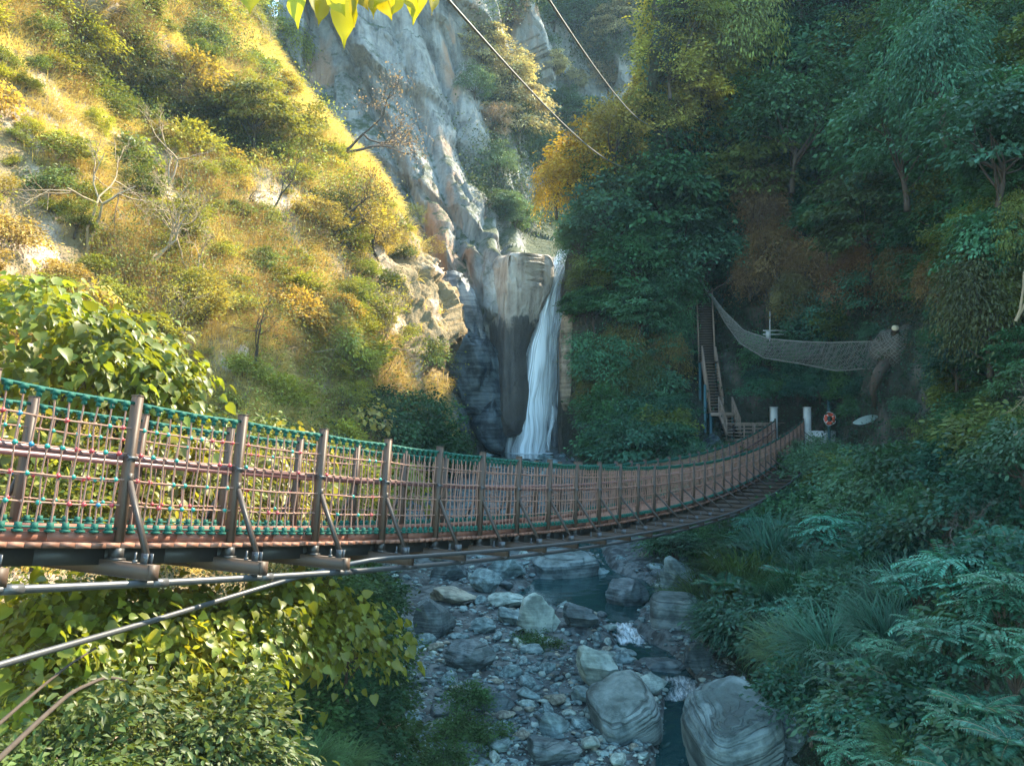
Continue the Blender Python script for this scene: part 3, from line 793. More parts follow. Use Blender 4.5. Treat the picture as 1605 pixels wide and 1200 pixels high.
for q in (l1+np.array([-.7, 0, 0]), l1+np.array([.7, 0, 0]), l1+np.array([-.7, 1.2, 0]), l2+np.array([-.55, .2, 0]), l2+np.array([.55, .2, 0]), l2+np.array([-.6, -1.4, -1.5])):
    m = MB(); m.tube([q-ZA*.1, [q[0], q[1], DK-4.5]], .09, 8); tpart(th, 'stilt', m, M_pole)
# concrete footing block
c = P(1287, 689, 50.9)
m = MB(); m.box(c, XA*.75, YA*.5, ZA*.55); m.box(c+np.array([.45, -.53, -.15]), XA*.2, YA*.028, ZA*.35)
tag(obj('concrete_block', m.mesh('concrete_block'), M_conc), 'low grey concrete block at the foot of the bridge pillar', 'concrete block')
# lifebuoy pole and ring
pt, pb = P(1299, 627, 49.6), P(1299, 700, 49.6); pb[0] = pt[0]
th = thing_from('lifebuoy_pole', pb, 'tall thin teal pole carrying the red lifebuoy', 'pole')
m = MB(); m.tube([pb-ZA*.8, pt], .085, 10); tpart(th, 'shaft', m, M_pole, True)
m = MB(); m.tube([pt, pt+ZA*.05], .095, 10); tpart(th, 'cap', m, M_dark, True)
m = MB(); q = P(1299, 652, 49.6); m.box(q-YA*.09, XA*.03, YA*.1, ZA*.02); tpart(th, 'hook', m, M_galv)
rc = P(1300.5, 656, 49.42)
th = thing_from('lifebuoy', rc, 'red ring lifebuoy with pale bands hanging on the teal pole', 'lifebuoy')
m = MB(); an = np.linspace(0, 2*PI, 33)
nu_, nv_ = 32, 12; V = []; F = []; MI = []
for u in range(nu_):
    for v in range(nv_):
        a, b = 2*PI*u/nu_, 2*PI*v/nv_; rr = .27+.10*math.cos(b)
        V.append([rr*math.cos(a)*.82, .075*math.sin(b)-.2*rr*math.cos(a), rr*math.sin(a)])
        F.append([u*nv_+v, u*nv_+(v+1) % nv_, ((u+1) % nu_)*nv_+(v+1) % nv_, ((u+1) % nu_)*nv_+v]); MI.append(1 if u % 8 == 3 else 0)
me = mesh_np('ring', np.array(V)+rc, [np.array(F)], smooth=True, matidx=MI); tpart(th, 'ring', me, [M_ringred, M_white])
m = MB(); m.tube([[rc[0]+.40*.82*math.cos(a), rc[1]-.08*math.cos(a), rc[2]+.40*math.sin(a)+.03*math.sin(4*a)] for a in an], .013, 5); tpart(th, 'grab_line', m, M_white)
# pale oval blade by the lifebuoy
c = P(1357, 656, 41.3); V = []; F = []
nL = 16
for k in range(nL+1):
    s_ = k/nL; hw = .30*math.sin(PI*min(max(s_, .015), .985))**.65*(1.05-.25*s_)
    p = c+XA*(s_-.5)*1.28+ZA*((s_-.5)*.30)-YA*.12*math.sin(PI*s_)
    for j in (-1, -.5, 0, .5, 1): V.append(p+(ZA*.92-YA*.40)*hw*j*.8-ZA*.03*abs(j)+0*XA)
V = np.array(V); nV = len(V); V = np.concatenate([V, V-np.array([0, -.012, .018])])
for k in range(nL):
    for j in range(4):
        q = [k*5+j, k*5+j+1, k*5+j+6, k*5+j+5]; F.append(q[::-1]); F.append([x+nV for x in q])
th = thing_from('banana_leaf', c+XA*.8, 'pale blue-grey oval leaf blade sticking out beside the lifebuoy', 'leaf')
tpart(th, 'blade', mesh_np('blade', V, [np.array(F)], smooth=True), M_paleaf)
m = MB(); m.tube([c+XA*.7+ZA*.16, c+XA*1.1+ZA*.1-0*YA, c+XA*1.6-ZA*.6+YA*.4], .02, 5); tpart(th, 'stalk', m, M_pole)

# pale block left of the lip of the fall
BLOCKFN = None
# ------------------------------------------------------------------ hanging rope net and netted stump
tops = [(1094, 432, 58.5), (1112, 458, 57.0), (1135, 487, 55.0), (1166, 518, 52.5), (1205, 531, 50), (1250, 535, 48), (1300, 537, 46), (1366, 535, 43.5)]
bots = [(1096, 438, 58.4), (1118, 472, 56.5), (1136, 505, 54.6), (1160, 538, 52), (1198, 561, 49.6), (1255, 570, 47.6), (1310, 581, 45.6), (1371, 577, 43.4)]
def dens(pp, n):
    a = np.array(pp, float); tt = np.linspace(0, 1, len(a)); k = np.linspace(0, 1, n)
    q = np.stack([np.interp(k, tt, a[:, c]) for c in range(3)], 1)
    for _ in range(6): q[1:-1] = (q[:-2]+2*q[1:-1]+q[2:])/4
    return np.array([P(*x) for x in q])
NU, NV = 230, 23
TP, BT = dens(tops, NU), dens(bots, NU)
def netp(u, v):
    u = np.clip(u, 0, NU-1); i = min(int(u), NU-2); f = u-i
    a = TP[i]*(1-f)+TP[i+1]*f; b = BT[i]*(1-f)+BT[i+1]*f
    s_ = v/(NV-1); p = a*(1-s_)+b*s_
    p = p+np.array([.0, -.35, -.12])*math.sin(PI*s_)*min(1, u/40)
    return p+.05*np.array([math.sin(u*.9+v), math.cos(u*.5), math.sin(v*1.7+u*.33)])
m = MB()
for dr in (1, -1):
    for k in range(-NV, NU+NV, 2):
        pts = [netp(k+dr*v, v) for v in range(NV) if 0 <= k+dr*v <= NU-1]
        if len(pts) > 1: m.tube(pts, .011, 3, 0, False)
th = thing_from('rope_net', TP[-1], 'long grey safety net slung across the dark slope above the bridge end', 'net')
tpart(th, 'mesh', m, M_net)
m = MB(); m.tube(TP, .035, 5); tpart(th, 'edge_rope', m, M_net); m = MB(); m.tube(BT, .03, 5); tpart(th, 'edge_rope', m, M_net)
m = MB(); m.tube([TP[0]+np.array([0, 0, -.1]), TP[0]+np.array([-.2, .3, 1.0])], .05, 6); tpart(th, 'anchor_post', m, M_wood)
def blob(seed, sub=4, amp=.35, freq=1.1, sq=(1, 1, 1), ridge=.0, facet=0., box=0):
    import bmesh
    bm = bmesh.new(); bmesh.ops.create_icosphere(bm, subdivisions=sub, radius=1)
    V = np.array([v.co[:] for v in bm.verts]); F = np.array([[v.index for v in f.verts] for f in bm.faces]); bm.free()
    r_ = np.random.default_rng(seed)
    if box: V = np.sign(V)*np.abs(V)**box; V /= np.abs(V).max()
    if facet > 0:     # cut flat faces
        for _ in range(int(14)):
            nrm = r_.normal(size=3); nrm /= np.linalg.norm(nrm); h = r_.uniform(.48, .85)
            dd = V@nrm-h; V = V-np.outer(np.maximum(dd, 0)*facet, nrm)
    n = fbm(V*freq+seed*7.3, 4, seed)
    if ridge: n = n+ridge*ridged(V*freq*1.6+seed, 3, seed+1)
    V = V*(1+amp*n[:, None])
    return V*np.array(sq), F
c = P(1404, 548, 40.8)
V, F = blob(5, 5, .35, 1.2, (1.15, .9, 1.2)); V[:, 0] += .35*np.maximum(V[:, 2], 0)
th = thing_from('netted_stump', c-ZA*1.3, 'grey-brown stump wrapped in netting at the right end of the rope net', 'tree stump')
tpart(th, 'stump', mesh_np('stump', V+c, [F], smooth=True), plain('wrapped_bark', (.085, .07, .055), .95, .1, nscale=2.4, namp=1., bump=1.))
m = MB()
Nn = V/np.linalg.norm(V, axis=1)[:, None]
for k in range(26):
    for dr in (1, -1):
        pts = []
        for q in range(22):
            th_ = -1.2+2.3*q/21; ph = k*2*PI/26+dr*th_*1.1
            d_ = np.array([math.cos(ph)*math.cos(th_), math.sin(ph)*math.cos(th_), math.sin(th_)])
            j = np.argmax(Nn@d_); pts.append(c+V[j]*1.035)
        m.tube(np.array(pts), .013, 3, 0, False)
tpart(th, 'netting', m, M_net)
a = P(1403, 515, 40.2); m = MB(); m.tube([a+np.array([.15, .5, -.5]), a+np.array([0, 0, 0])], .17, 10, 0, False); tpart(th, 'cut_log', m, M_bark)
m = MB(); m.tube([a, a+np.array([-.02, -.06, .05])], .165, 12); tpart(th, 'log_end', m, plain('cut_wood', (.50, .40, .26), .8, .2, nscale=12))
V2, F2 = blob(77, 6, .05, 1.2, (1, 1, 1), ridge=.12, box=.2)
a_ = .38; V2 = np.stack([V2[:, 0]*math.cos(a_)-V2[:, 1]*math.sin(a_), V2[:, 0]*math.sin(a_)+V2[:, 1]*math.cos(a_), V2[:, 2]], 1)*np.array([.86, .86, 1])
tz = V2[:, 2]; V2 = V2*np.array([2.4, 2.6, 7.4])
V2[:, 0] = np.where(V2[:, 0] > 0, V2[:, 0]*(.34+.74*sst(.05, .8, tz)), V2[:, 0])+.25*tz
V2 += (.95*facets(V2*np.array([.36, .36, .2])+9, 5, 1.4)+.38*facets(V2*np.array([1.0, 1.0, .5])+3, 8, 1.3))[:, None]*np.array([.25, -1, .1])
def block_mat():
    m, nt = newmat('pale_fall_rock'); t = NT(nt)
    tc = t.n('ShaderNodeTexCoord').outputs['Object']
    n1 = t.noise(tc, .8, 8, .62, .3); sk = t.noise(t.mapping(tc, scale=(1.6, 1.6, .22)), 1., 6, .6, .4); n2 = t.noise(tc, 5., 6, .6)
    c = t.ramp(t.math('MULTIPLY_ADD', n1, .5, t.math('MULTIPLY', sk, .5)), [(.34, (.15, .12, .10)), (.46, (.34, .28, .23)), (.56, (.44, .38, .32)), (.68, (.52, .47, .41))])
    sx = t.n('ShaderNodeSeparateXYZ'); nt.links.new(tc, sx.inputs[0])
    e = t.math('ADD', sx.outputs[2], t.math('MULTIPLY_ADD', n1, -4., t.math('MULTIPLY_ADD', sk, -3.5, 3.6)))       # damp stain with a ragged top edge
    wet = t.ramp(t.math('MULTIPLY_ADD', e, .2, .1), [(.40, (1, 1, 1)), (.52, (0, 0, 0))])
    c = t.mix(t.math('MULTIPLY', wet, .85), c, (.03, .028, .027))
    t.out(t.bsdf(c, t.math('MULTIPLY_ADD', wet, -.3, .8), .3, t.bump(t.math('ADD', t.math('ADD', n1, sk), t.math('MULTIPLY', n2, .4)), .9, .25))); return m
M_block = block_mat()
tag(obj('rock_block', mesh_np('rock_block', V2, [F2], smooth=False), M_block, loc=P(813, 543, 68.0)), 'tall pale tan block of rock with a dark wet foot left of the waterfall', 'rock')
M_wet = rock_mat('wet_fall_rock', (.022, .030, .036), (.10, .125, .135), scale=.6, strata=(R(70), R(30), 0), stra=.4, rough=.42, bump=.9)
for k, (x, y, d, sx_, sy_, sz_, lab) in enumerate(((742, 575, 66.2, 2.5, 2.2, 5.2, 'tall dark wet rock face beside the tan block left of the waterfall'), (702, 655, 63.5, 2.0, 2.2, 2.9, 'dark wet boulder at the foot of the sunlit slope by the plunge pool'), (768, 668, 66.2, 1.9, 1.8, 2.3, 'dark angular rock at the very foot of the waterfall chute'), (722, 480, 67.2, 1.7, 2.2, 4.2, 'grey slanting rock rib above the dark wet rock face'))):
    V3, F3 = blob(88+k, 5, .10, 1.2, (sx_, sy_, sz_), ridge=.3, box=.55, facet=.6)
    V3[:, 0] += -.30*V3[:, 2]
    V3 += (.8*facets(V3*np.array([.42, .42, .25])+k*7, 6, 1.4)+.3*facets(V3*np.array([1.2, 1.2, .7])+k*3, 9, 1.3))[:, None]*np.array([.35, -1, .1])
    tag(obj('wet_rock', mesh_np('wet_rock', V3, [F3], smooth=False), M_wet if k < 3 else rock_mat('rib_rock', (.09, .095, .10), (.24, .235, .225), scale=.5, strata=(R(75), R(25), 0), stra=.4, bump=.9), loc=P(x, y, d)), lab, 'rock')
V3, F3 = blob(78, 5, .12, 1.2, (1.05, 1.6, 3.9), ridge=.25, box=.6)
V3 += (.3*facets(V3*.5+4, 6, 1.2))[:, None]*np.array([-.3, -1, .1])
tag(obj('rock_block', mesh_np('rock_block', V3, [F3], smooth=False), rock_mat('tan_bank_rock', (.17, .13, .09), (.34, .27, .20), scale=.5, strata=(R(80), 0, 0), stra=.4, bump=.8), loc=P(900, 565, 59.5)), 'narrow tan rock face just right of the waterfall', 'rock')
# root trailing down from the stump
m = MB(); m.tube([P(1390, 565, 40.6), P(1374, 590, 40.6), P(1368, 612, 40.8), P(1372, 640, 41)], [.35, .28, .18, .08], 8); tpart(th, 'root', m, M_bark, True)
# short railing on the slope behind the net
th = thing_from('short_railing', P(1212, 530, 54), 'short pale railing with a thin pole on the slope above the net', 'railing')
m = MB(); q = P(1207, 488, 53.6); m.tube([q, P(1206.5, 535, 53.6)], .035, 6); tpart(th, 'pole', m, M_conc)
for py in (518, 524): m = MB(); m.beam(P(1196, py, 53.6), P(1232, py, 53.6), .05, .06); tpart(th, 'rail', m, M_conc)
m = MB(); m.box(P(1204, 525, 53.5), XA*.13, YA*.1, ZA*.22); tpart(th, 'box', m, M_conc)
# overhead cables
for lab, p0, p1, r0 in (('steel cable slanting down to the yellow tree, left of the two overhead', P(640, -72, 12), P(990, 262, 64.5), .031), ('steel cable slanting down to the right of the yellow tree', P(812, -75, 14), P(1028, 196, 66), .030)):
    k = np.linspace(0, 1, 40)[:, None]; pts = p0*(1-k)+p1*k; pts[:, 2] -= (.9*4*k*(1-k))[:, 0]
    if 'left' in lab: k0 = pts
    m = MB(); m.tube(pts, .026, 7); o = obj('overhead_cable', m.mesh('overhead_cable', True), M_cable); tag(o, lab, 'cable', 'overhead cables')
# ------------------------------------------------------------------ foliage prototypes
def rot_frames(D, Nrm):
    """unit frames: length dir D, normal approx Nrm"""
    D = D/(np.linalg.norm(D, axis=1)[:, None]+1e-9)
    Bv = np.cross(Nrm, D); Bv /= np.linalg.norm(Bv, axis=1)[:, None]+1e-9
    N2 = np.cross(D, Bv); return D, Bv, N2
DIAMOND = (np.array([[0, 0, 0], [.45, .5, .10], [1, 0, -.10], [.45, -.5, .10]]), np.array([[0, 2, 1], [0, 3, 2]]))
HEART = (np.array([[0, 0, 0], [.5, 0, -.02], [1, 0, -.22], [-.06, .28, .06], [.18, .50, .12], [.52, .40, .08], [.8, .18, -.06],
                   [-.06, -.28, .06], [.18, -.50, .12], [.52, -.40, .08], [.8, -.18, -.06]]),
         np.array([[0, 1, 4], [0, 4, 3], [1, 5, 4], [1, 6, 5], [1, 2, 6], [0, 8, 1], [0, 7, 8], [1, 8, 9], [1, 9, 10], [1, 10, 2]]))
OVAL = (np.array([[0, 0, 0], [.3, .42, .08], [.7, .38, .03], [1, 0, -.14], [.7, -.38, .03], [.3, -.42, .08], [.5, 0, -.02]]),
        np.array([[0, 6, 1], [1, 6, 2], [2, 6, 3], [3, 6, 4], [4, 6, 5], [5, 6, 0]]))
def leaf_batch(pos, D, Nrm, size, width, shape=DIAMOND, r=None):
    L, Bv, N2 = rot_frames(D, Nrm)
    sv, sf = shape; n, k = len(pos), len(sv)
    size = np.broadcast_to(size, (n,)); 
    V = pos[:, None]+size[:, None, None]*(sv[None, :, 0, None]*L[:, None]+sv[None, :, 1, None]*width*Bv[:, None]+sv[None, :, 2, None]*N2[:, None])
    F = (sf[None]+(np.arange(n)*k)[:, None, None]).reshape(-1, 3)
    return V.reshape(-1, 3), F
def fol_mesh(name, batches, rg, smooth=False, varr=None):
    V, F, A, n = [], [], [], 0
    for bb in batches:
        v, f, k = bb[:3]; m = len(v)//k; a = np.repeat(bb[3] if len(bb) > 3 else rg.random(m), k)
        V.append(v); F.append(f+n); A.append(a); n += len(v)
    return mesh_np(name, np.concatenate(V), [np.concatenate(F)], var=np.concatenate(A), smooth=smooth)
def unit(a): return a/(np.linalg.norm(a, axis=-1)[..., None]+1e-9)
def crown(seed, rad, nclus, nleaf, crad, lsize, width=.55, shape=DIAMOND, flat=.35, droop=.3, up=.8, lump=.35, zmin=-.75, shell=.5):
    rg = np.random.default_rng(seed); rad = np.array(rad, float)
    d = unit(rg.normal(size=(nclus*3, 3))); d = d[d[:, 2] > zmin][:nclus]
    k = (shell+(1-shell)*rg.random(len(d))**.6)*(1+lump*fbm(d*1.7+seed, 3, seed))
    C = d*k[:, None]*rad
    bp = []
    per = np.maximum(4, (nleaf*rg.uniform(.55, 1.45, len(C))).astype(int)); idx = np.repeat(np.arange(len(C)), per)
    cr = (crad*rg.uniform(.6, 1.4, len(C)))[idx]
    off = rg.normal(size=(len(idx), 3))*np.array([.62, .62, .62*flat])
    # sprays lean outwards and down
    outw = unit(C*np.array([1, 1, .25]))[idx]
    rr = np.einsum('ij,ij->i', off, outw)
    off[:, 2] -= droop*np.maximum(rr, -.2)*.8
    pos = C[idx]+off*cr[:, None]
    D = unit(off*np.array([1, 1, .5])+outw*.7+rg.normal(size=off.shape)*.35); D[:, 2] -= droop*.9
    Nr = unit(rg.normal(size=off.shape)*.55+np.array([0, 0, up])+outw*.35)
    v, f = leaf_batch(pos, unit(D), Nr, lsize*rg.uniform(.45, 1.4, len(pos)), width, shape)
    cv = rg.random(len(C))
    return C, (v, f, len(shape[0]), np.clip(.62*cv[idx]+.38*rg.random(len(idx)), 0, 1)), rg
def limbs(mb, C, base, rg, r0, nl=12, bend=.25):
    top = C.mean(0)*.6+base*.4
    trunk = np.array([base+(top-base)*t+np.array([math.sin(t*5+r0*90)*.12, math.cos(t*4+1)*.1, 0])*t*np.linalg.norm(top-base)*.5 for t in np.linspace(0, 1, 7)])
    mb.tube(trunk, np.linspace(r0, r0*.5, 7), 7)
    for q in rg.choice(len(C), min(nl, len(C)), replace=False):
        s = trunk[int(rg.integers(2, 7))]; e = C[q]*.95
        k = np.linspace(0, 1, 6)[:, None]; mid = rg.normal(size=3)*bend*np.linalg.norm(e-s)*.4
        mb.tube(s*(1-k)+e*k+np.sin(k*PI)*mid*.6, np.linspace(r0*.42, r0*.08, 6), 4, 0, False)
PROTO = {}
def proto_tree(key, seed, rad, h, mat, r0=.12, **kw):
    C, b, rg = crown(seed, rad, **kw)
    v, f, k, a_ = b; v = v+np.array([0, 0, h]); C = C+np.array([0, 0, h])
    me = fol_mesh('crown', [(v, f, k, a_)], rg); me.materials.append(mat)
    mb = MB(); limbs(mb, C, np.array([0, 0, -.4]), rg, r0); tm = mb.mesh('trunk'); tm.materials.append(M_bark)
    PROTO[key] = (me, tm, max(rad)+0)
for s_ in range(4):
    proto_tree('layer%d' % s_, 10+s_, (2.4, 2.4, 1.8+.3*(s_ > 1)), 2.6, M_leaf, nclus=78+24*(s_ > 1), nleaf=85-18*(s_ > 1), crad=.60-.1*(s_ > 1), lsize=.23-.05*(s_ > 1), flat=(.24, .26, .5, .6)[s_], droop=.42, up=1.2, lump=.6)
for s_ in range(3):
    proto_tree('fine%d' % s_, 20+s_, (1.9, 1.9, 1.7), 1.9, M_leaf, nclus=80, nleaf=75, crad=.42, lsize=.175, flat=.6, droop=.15, up=.6, lump=.6, shell=.4)
for s_ in range(2):
    proto_tree('droop%d' % s_, 30+s_, (1.7, 1.7, 2.0), 2.2, M_leaf, nclus=90, nleaf=95, crad=.55, lsize=.17, width=.35, flat=1.2, droop=1.3, up=.3)
for s_ in range(3):
    proto_tree('shrub%d' % s_, 40+s_, (1.0, 1.0, .75), .55, M_leaf, r0=.04, nclus=52, nleaf=60, crad=.28, lsize=.115, flat=.6, droop=.15, up=.6, zmin=-.4, lump=.6, shell=.35)
for s_ in range(2):
    proto_tree('glossy%d' % s_, 50+s_, (1.0, 1.0, .8), .6, M_leafg, r0=.04, nclus=60, nleaf=42, crad=.30, lsize=.115, width=.5, shape=OVAL, flat=.5, droop=.45, up=.8, zmin=-.4, lump=.7, shell=.3)
for s_ in range(3):
    proto_tree('broad%d' % s_, 60+s_, (1.0, 1.0, .8), .6, M_big, r0=.04, nclus=46, nleaf=15, crad=.33, lsize=.175, width=.9, shape=HEART, flat=.8, droop=.95, up=.8, zmin=-.35, lump=.6, shell=.35)
for s_ in range(3):      # mix a second, smaller leaf into the broad-leaved bushes
    C, b, rg = crown(460+s_, (1.0, 1.0, .8), nclus=40, nleaf=16, crad=.32, lsize=.10, width=.6, shape=OVAL, flat=.8, droop=.7, up=.7, zmin=-.4, lump=.7, shell=.3)
    C2, b2, rg = crown(60+s_, (1.0, 1.0, .8), nclus=36, nleaf=13, crad=.33, lsize=.175, width=.88, shape=HEART, flat=.9, droop=1.0, up=.75, zmin=-.35, lump=.65, shell=.35)
    up_ = np.array([0, 0, .6]); me = fol_mesh('foliage', [(b[0]+up_, *b[1:]), (b2[0]+up_, *b2[1:])], rg); me.materials.append(M_big)
    PROTO['broad%d' % s_] = (me, PROTO['broad%d' % s_][1], 1.0)
# drooping grass clump
def blades(n, L, wd, rg, spread=.25, arc=1., seg=4, up=.9):
    th = rg.random(n)*2*PI; b = np.stack([np.cos(th), np.sin(th), 0*th], 1)*(spread*np.sqrt(rg.random(n)))[:, None]
    ph = th+rg.normal(size=n)*.6; out = np.stack([np.cos(ph), np.sin(ph), 0*ph], 1)
    Ls = L*rg.uniform(.55, 1.15, n); k = np.linspace(0, 1, seg+1)
    a = (rg.uniform(.35, 1., n)*arc)[:, None]
    ang = up*PI/2-a*k[None]*1.9
    step = Ls[:, None]/seg
    r = np.concatenate([np.zeros((n, 1)), np.cumsum(np.cos(ang[:, :-1])*step, 1)], 1); z = np.concatenate([np.zeros((n, 1)), np.cumsum(np.sin(ang[:, :-1])*step, 1)], 1)
    ctr = b[:, None]+out[:, None]*r[..., None]+np.array([0, 0, 1.])*z[..., None]
    side = np.stack([-out[:, 1], out[:, 0], 0*ph], 1)
    wk = wd*np.array([.6, 1, .85, .55, .04] if seg == 4 else list(np.linspace(1, .05, seg+1)))
    Lf = ctr+side[:, None]*wk[None, :, None]; Rt = ctr-side[:, None]*wk[None, :, None]
    V = np.stack([Lf, Rt], 2).reshape(n, -1, 3); m = 2*(seg+1)
    q = np.arange(seg)*2; F = np.stack([q, q+1, q+3, q+2], 1)
    F = np.concatenate([F[:, [0, 1, 2]], F[:, [0, 2, 3]]])
    F = (F[None]+(np.arange(n)*m)[:, None, None]).reshape(-1, 3)
    return V.reshape(-1, 3), F, m
for s_ in range(2):
    rg = np.random.default_rng(70+s_); bt = blades(620, 1.2, .0095, rg, .5, 1.6, up=.72)
    me = fol_mesh('blades', [bt], rg); me.materials.append(M_grass); PROTO['grass%d' % s_] = (me, None, 1.)
# fern: arching fronds with paired leaflets
def frond(L, rg, nl=22, lw=.30, droop=.9):
    k = np.linspace(.12, 1, nl); ang = .85-droop*1.3*k; st = L/nl
    x = np.cumsum(np.cos(ang)*st); z = np.cumsum(np.sin(ang)*st)
    pos = np.stack([x, 0*x, z], 1); T = np.stack([np.cos(ang), 0*ang, np.sin(ang)], 1)
    ll = L*lw*np.sin(PI*np.clip(k*.93+.04, 0, 1))**.7
    out = []
    for sd in (-1, 1):
        D = T*.45+np.array([0, sd, -.12])
        N = np.cross(T, np.array([0, 1., 0]))*-1
        N = N*np.sign(N[:, 2:3]+1e-6)
        v, f = leaf_batch(pos, unit(D), N, ll, .22); out.append((v, f, 4))
    return out, pos
for s_ in range(2):
    rg = np.random.default_rng(80+s_); bt = []; mb = MB()
    for q in range(11):
        o_, pos = frond(rg.uniform(.8, 1.15), rg, droop=rg.uniform(.6, 1.1)); a = q*2*PI/11+rg.normal()*.25
        M3 = np.array([[math.cos(a), -math.sin(a), 0], [math.sin(a), math.cos(a), 0], [0, 0, 1]])
        bt += [(v@M3.T, f, k) for v, f, k in o_]; mb.tube(pos@M3.T, np.linspace(.008, .003, len(pos)), 3, 0, False)
    me = fol_mesh('fronds', bt, rg); me.materials.append(M_leafg); sm_ = mb.mesh('stalks'); sm_.materials.append(M_barkpale)
    PROTO['fern%d' % s_] = (me, sm_, 1.)
# pinnate shrub: long compound leaves from upright stems
for s_ in range(2):
    rg = np.random.default_rng(90+s_); bt = []; mb = MB()
    for st_ in range(13):
        a0 = rg.random()*2*PI; top = np.array([math.cos(a0), math.sin(a0), 0])*rg.uniform(.1, .75)+np.array([0, 0, rg.uniform(.45, 1.2)])
        mb.tube([[0, 0, 0], top*.5+np.array([0, 0, .12]), top], [.016, .012, .006], 4, 0, False)
        for q in range(8):
            L = rg.uniform(.38, .62); nl = 9; k = np.linspace(.2, 1, nl); an_ = .35-.75*k+rg.normal()*.2
            x = np.cumsum(np.cos(an_)*L/nl); z = np.cumsum(np.sin(an_)*L/nl); pos = np.stack([x, 0*x, z], 1)
            T = np.stack([np.cos(an_), 0*x, np.sin(an_)], 1); a = q*2*PI/8+rg.normal()*.3
            M3 = np.array([[math.cos(a), -math.sin(a), 0], [math.sin(a), math.cos(a), 0], [0, 0, 1]])
            for sd in (-1, 1):
                v, f = leaf_batch(pos, unit(T*.55+np.array([0, sd, -.1])), np.tile([0, 0, 1.], (nl, 1))+T*.1, .115, .42, OVAL)
                bt.append((v@M3.T+top, f, 7))
    me = fol_mesh('leaves', bt, rg); me.materials.append(M_leafg); sm_ = mb.mesh('stems'); sm_.materials.append(M_bark)
    PROTO['pinnate%d' % s_] = (me, sm_, 1.)
# bare twiggy trees (fractal branching)
def twigs(seed, h, mat, depth=5, spread=.55, r0=.035, key='', lean=0., leafy=0):
    rg = np.random.default_rng(seed); mb = MB(); tips = []
    def grow(p, d, L, r, k):
        n = 4; pts = [p]
        for _ in range(n):
            d = unit(d+rg.normal(size=3)*.16+np.array([0, 0, .05])); pts.append(pts[-1]+d*L/n)
        mb.tube(pts, np.linspace(r, r*.62, n+1), 4 if k < 2 else 3, 0, False)
        if k >= depth: tips.append(pts[-1]); return
        for _ in range(2 if k == 0 else int(rg.integers(2, 4))):
            grow(pts[int(rg.integers(2, n+1))], unit(d+rg.normal(size=3)*spread), L*rg.uniform(.6, .82), r*.6, k+1)
    d0 = unit(np.array([lean, 0, 1.]))
    for _ in range(2): grow(np.zeros(3), unit(d0+rg.normal(size=3)*.2), h*.36, r0, 0)
    me = mb.mesh('branches'); me.materials.append(mat)
    lv = None
    if leafy:
        T = np.array(tips); idx = rg.integers(0, len(T), leafy); pos = T[idx]+rg.normal(size=(leafy, 3))*h*.05
        v, f = leaf_batch(pos, unit(rg.normal(size=pos.shape)+np.array([0, 0, -.6])), unit(rg.normal(size=pos.shape)+np.array([0, 0, .6])), h*.024*rg.uniform(.6, 1.4, leafy), .5)
        lv = fol_mesh('leaves', [(v, f, 4)], rg); lv.materials.append(M_leaf)
    PROTO[key] = (lv, me, h*.4)
twigs(101, 2.4, M_barkpale, key='bare0'); twigs(102, 2.4, M_barkpale, key='bare1', lean=.5); twigs(103, 2.4, M_bark, key='bare2')
twigs(104, 2.6, M_bark, depth=6, spread=.5, key='pink', lean=.9, r0=.05, leafy=900)
twigs(105, 2.4, M_barkpale, key='thin0', leafy=1200); twigs(106, 2.4, M_bark, key='thin1', leafy=1500, lean=.4)

PARTNAMES = {'grass': ('blades', None), 'fern': ('fronds', 'stalks'), 'pinnate': ('leaves', 'stems'), 'bare': ('leaves', 'branches'), 'pink': ('twigs', 'branches'), 'thin': ('leaves', 'branches'),
             'shrub': ('foliage', 'stems'), 'glossy': ('foliage', 'stems'), 'broad': ('foliage', 'stems')}
# sight lines that stay open: the gorge between the two silhouettes, the stairs, the landing, the net, the bridge
_LE = np.array([(-200,400),(0,425),(100,452),(170,505),(250,572),(330,640),(400,668),(480,704),(560,706),(600,664),(640,662),(700,708),(760,720)], float)
_RE = np.array([(-200,1015),(0,1005),(100,992),(170,955),(225,862),(330,836),(380,878),(420,888),(470,880),(540,888),(600,898),(700,900),(760,880)], float)
def blocked(x, y, d, zone=True):
    if y < 745 and d < (77 if x < 715 else 66) and np.interp(y, _LE[:, 0], _LE[:, 1]) < x < np.interp(y, _RE[:, 0], _RE[:, 1]): return True
    if 1089 < x < 1130 and 470 < y < 580 and d < 62: return True
    if 1093 < x < 1168 and 540 < y < 690 and d < 56: return True
    if 1130 < x < 1312 and 628 < y < 690 and d < 55: return True
    if 1288 < x < 1395 and 622 < y < 676 and d < 50: return True
    if 1360 < x < 1440 and 505 < y < 590 and d < 43.5: return True
    if x < 1372:
        a = np.interp(x, [1094, 1135, 1166, 1205, 1366], [432, 480, 512, 527, 532]); b = np.interp(x, [1094, 1136, 1160, 1198, 1310, 1371], [440, 508, 540, 563, 583, 580])
        if 1094 < x and a < y < b and d < np.interp(x, [1094, 1366], [59, 43.8]): return True
    if 560 < x < 1268:
        yt = np.interp(x, [560, 606, 690, 758, 864, 1023, 1133, 1217, 1268], [680, 688, 700, 709, 720, 726, 717, 686, 654])
        yb = np.interp(x, [560, 850, 1022, 1133, 1225, 1268], [880, 855, 815, 775, 735, 690])
        if yt-6 < y < yb and d < np.interp(x, [560, 690, 864, 1023, 1133, 1217, 1268], [11.5, 14, 18, 25, 32, 41, 50])+1: return True
    return False
HGT = {'layer': 2.6, 'fine': 1.9, 'droop': 2.2, 'shrub': .75, 'glossy': .75, 'broad': .75, 'bigleaf': 3.2, 'grass': .3, 'fern': .35, 'pinnate': .8}
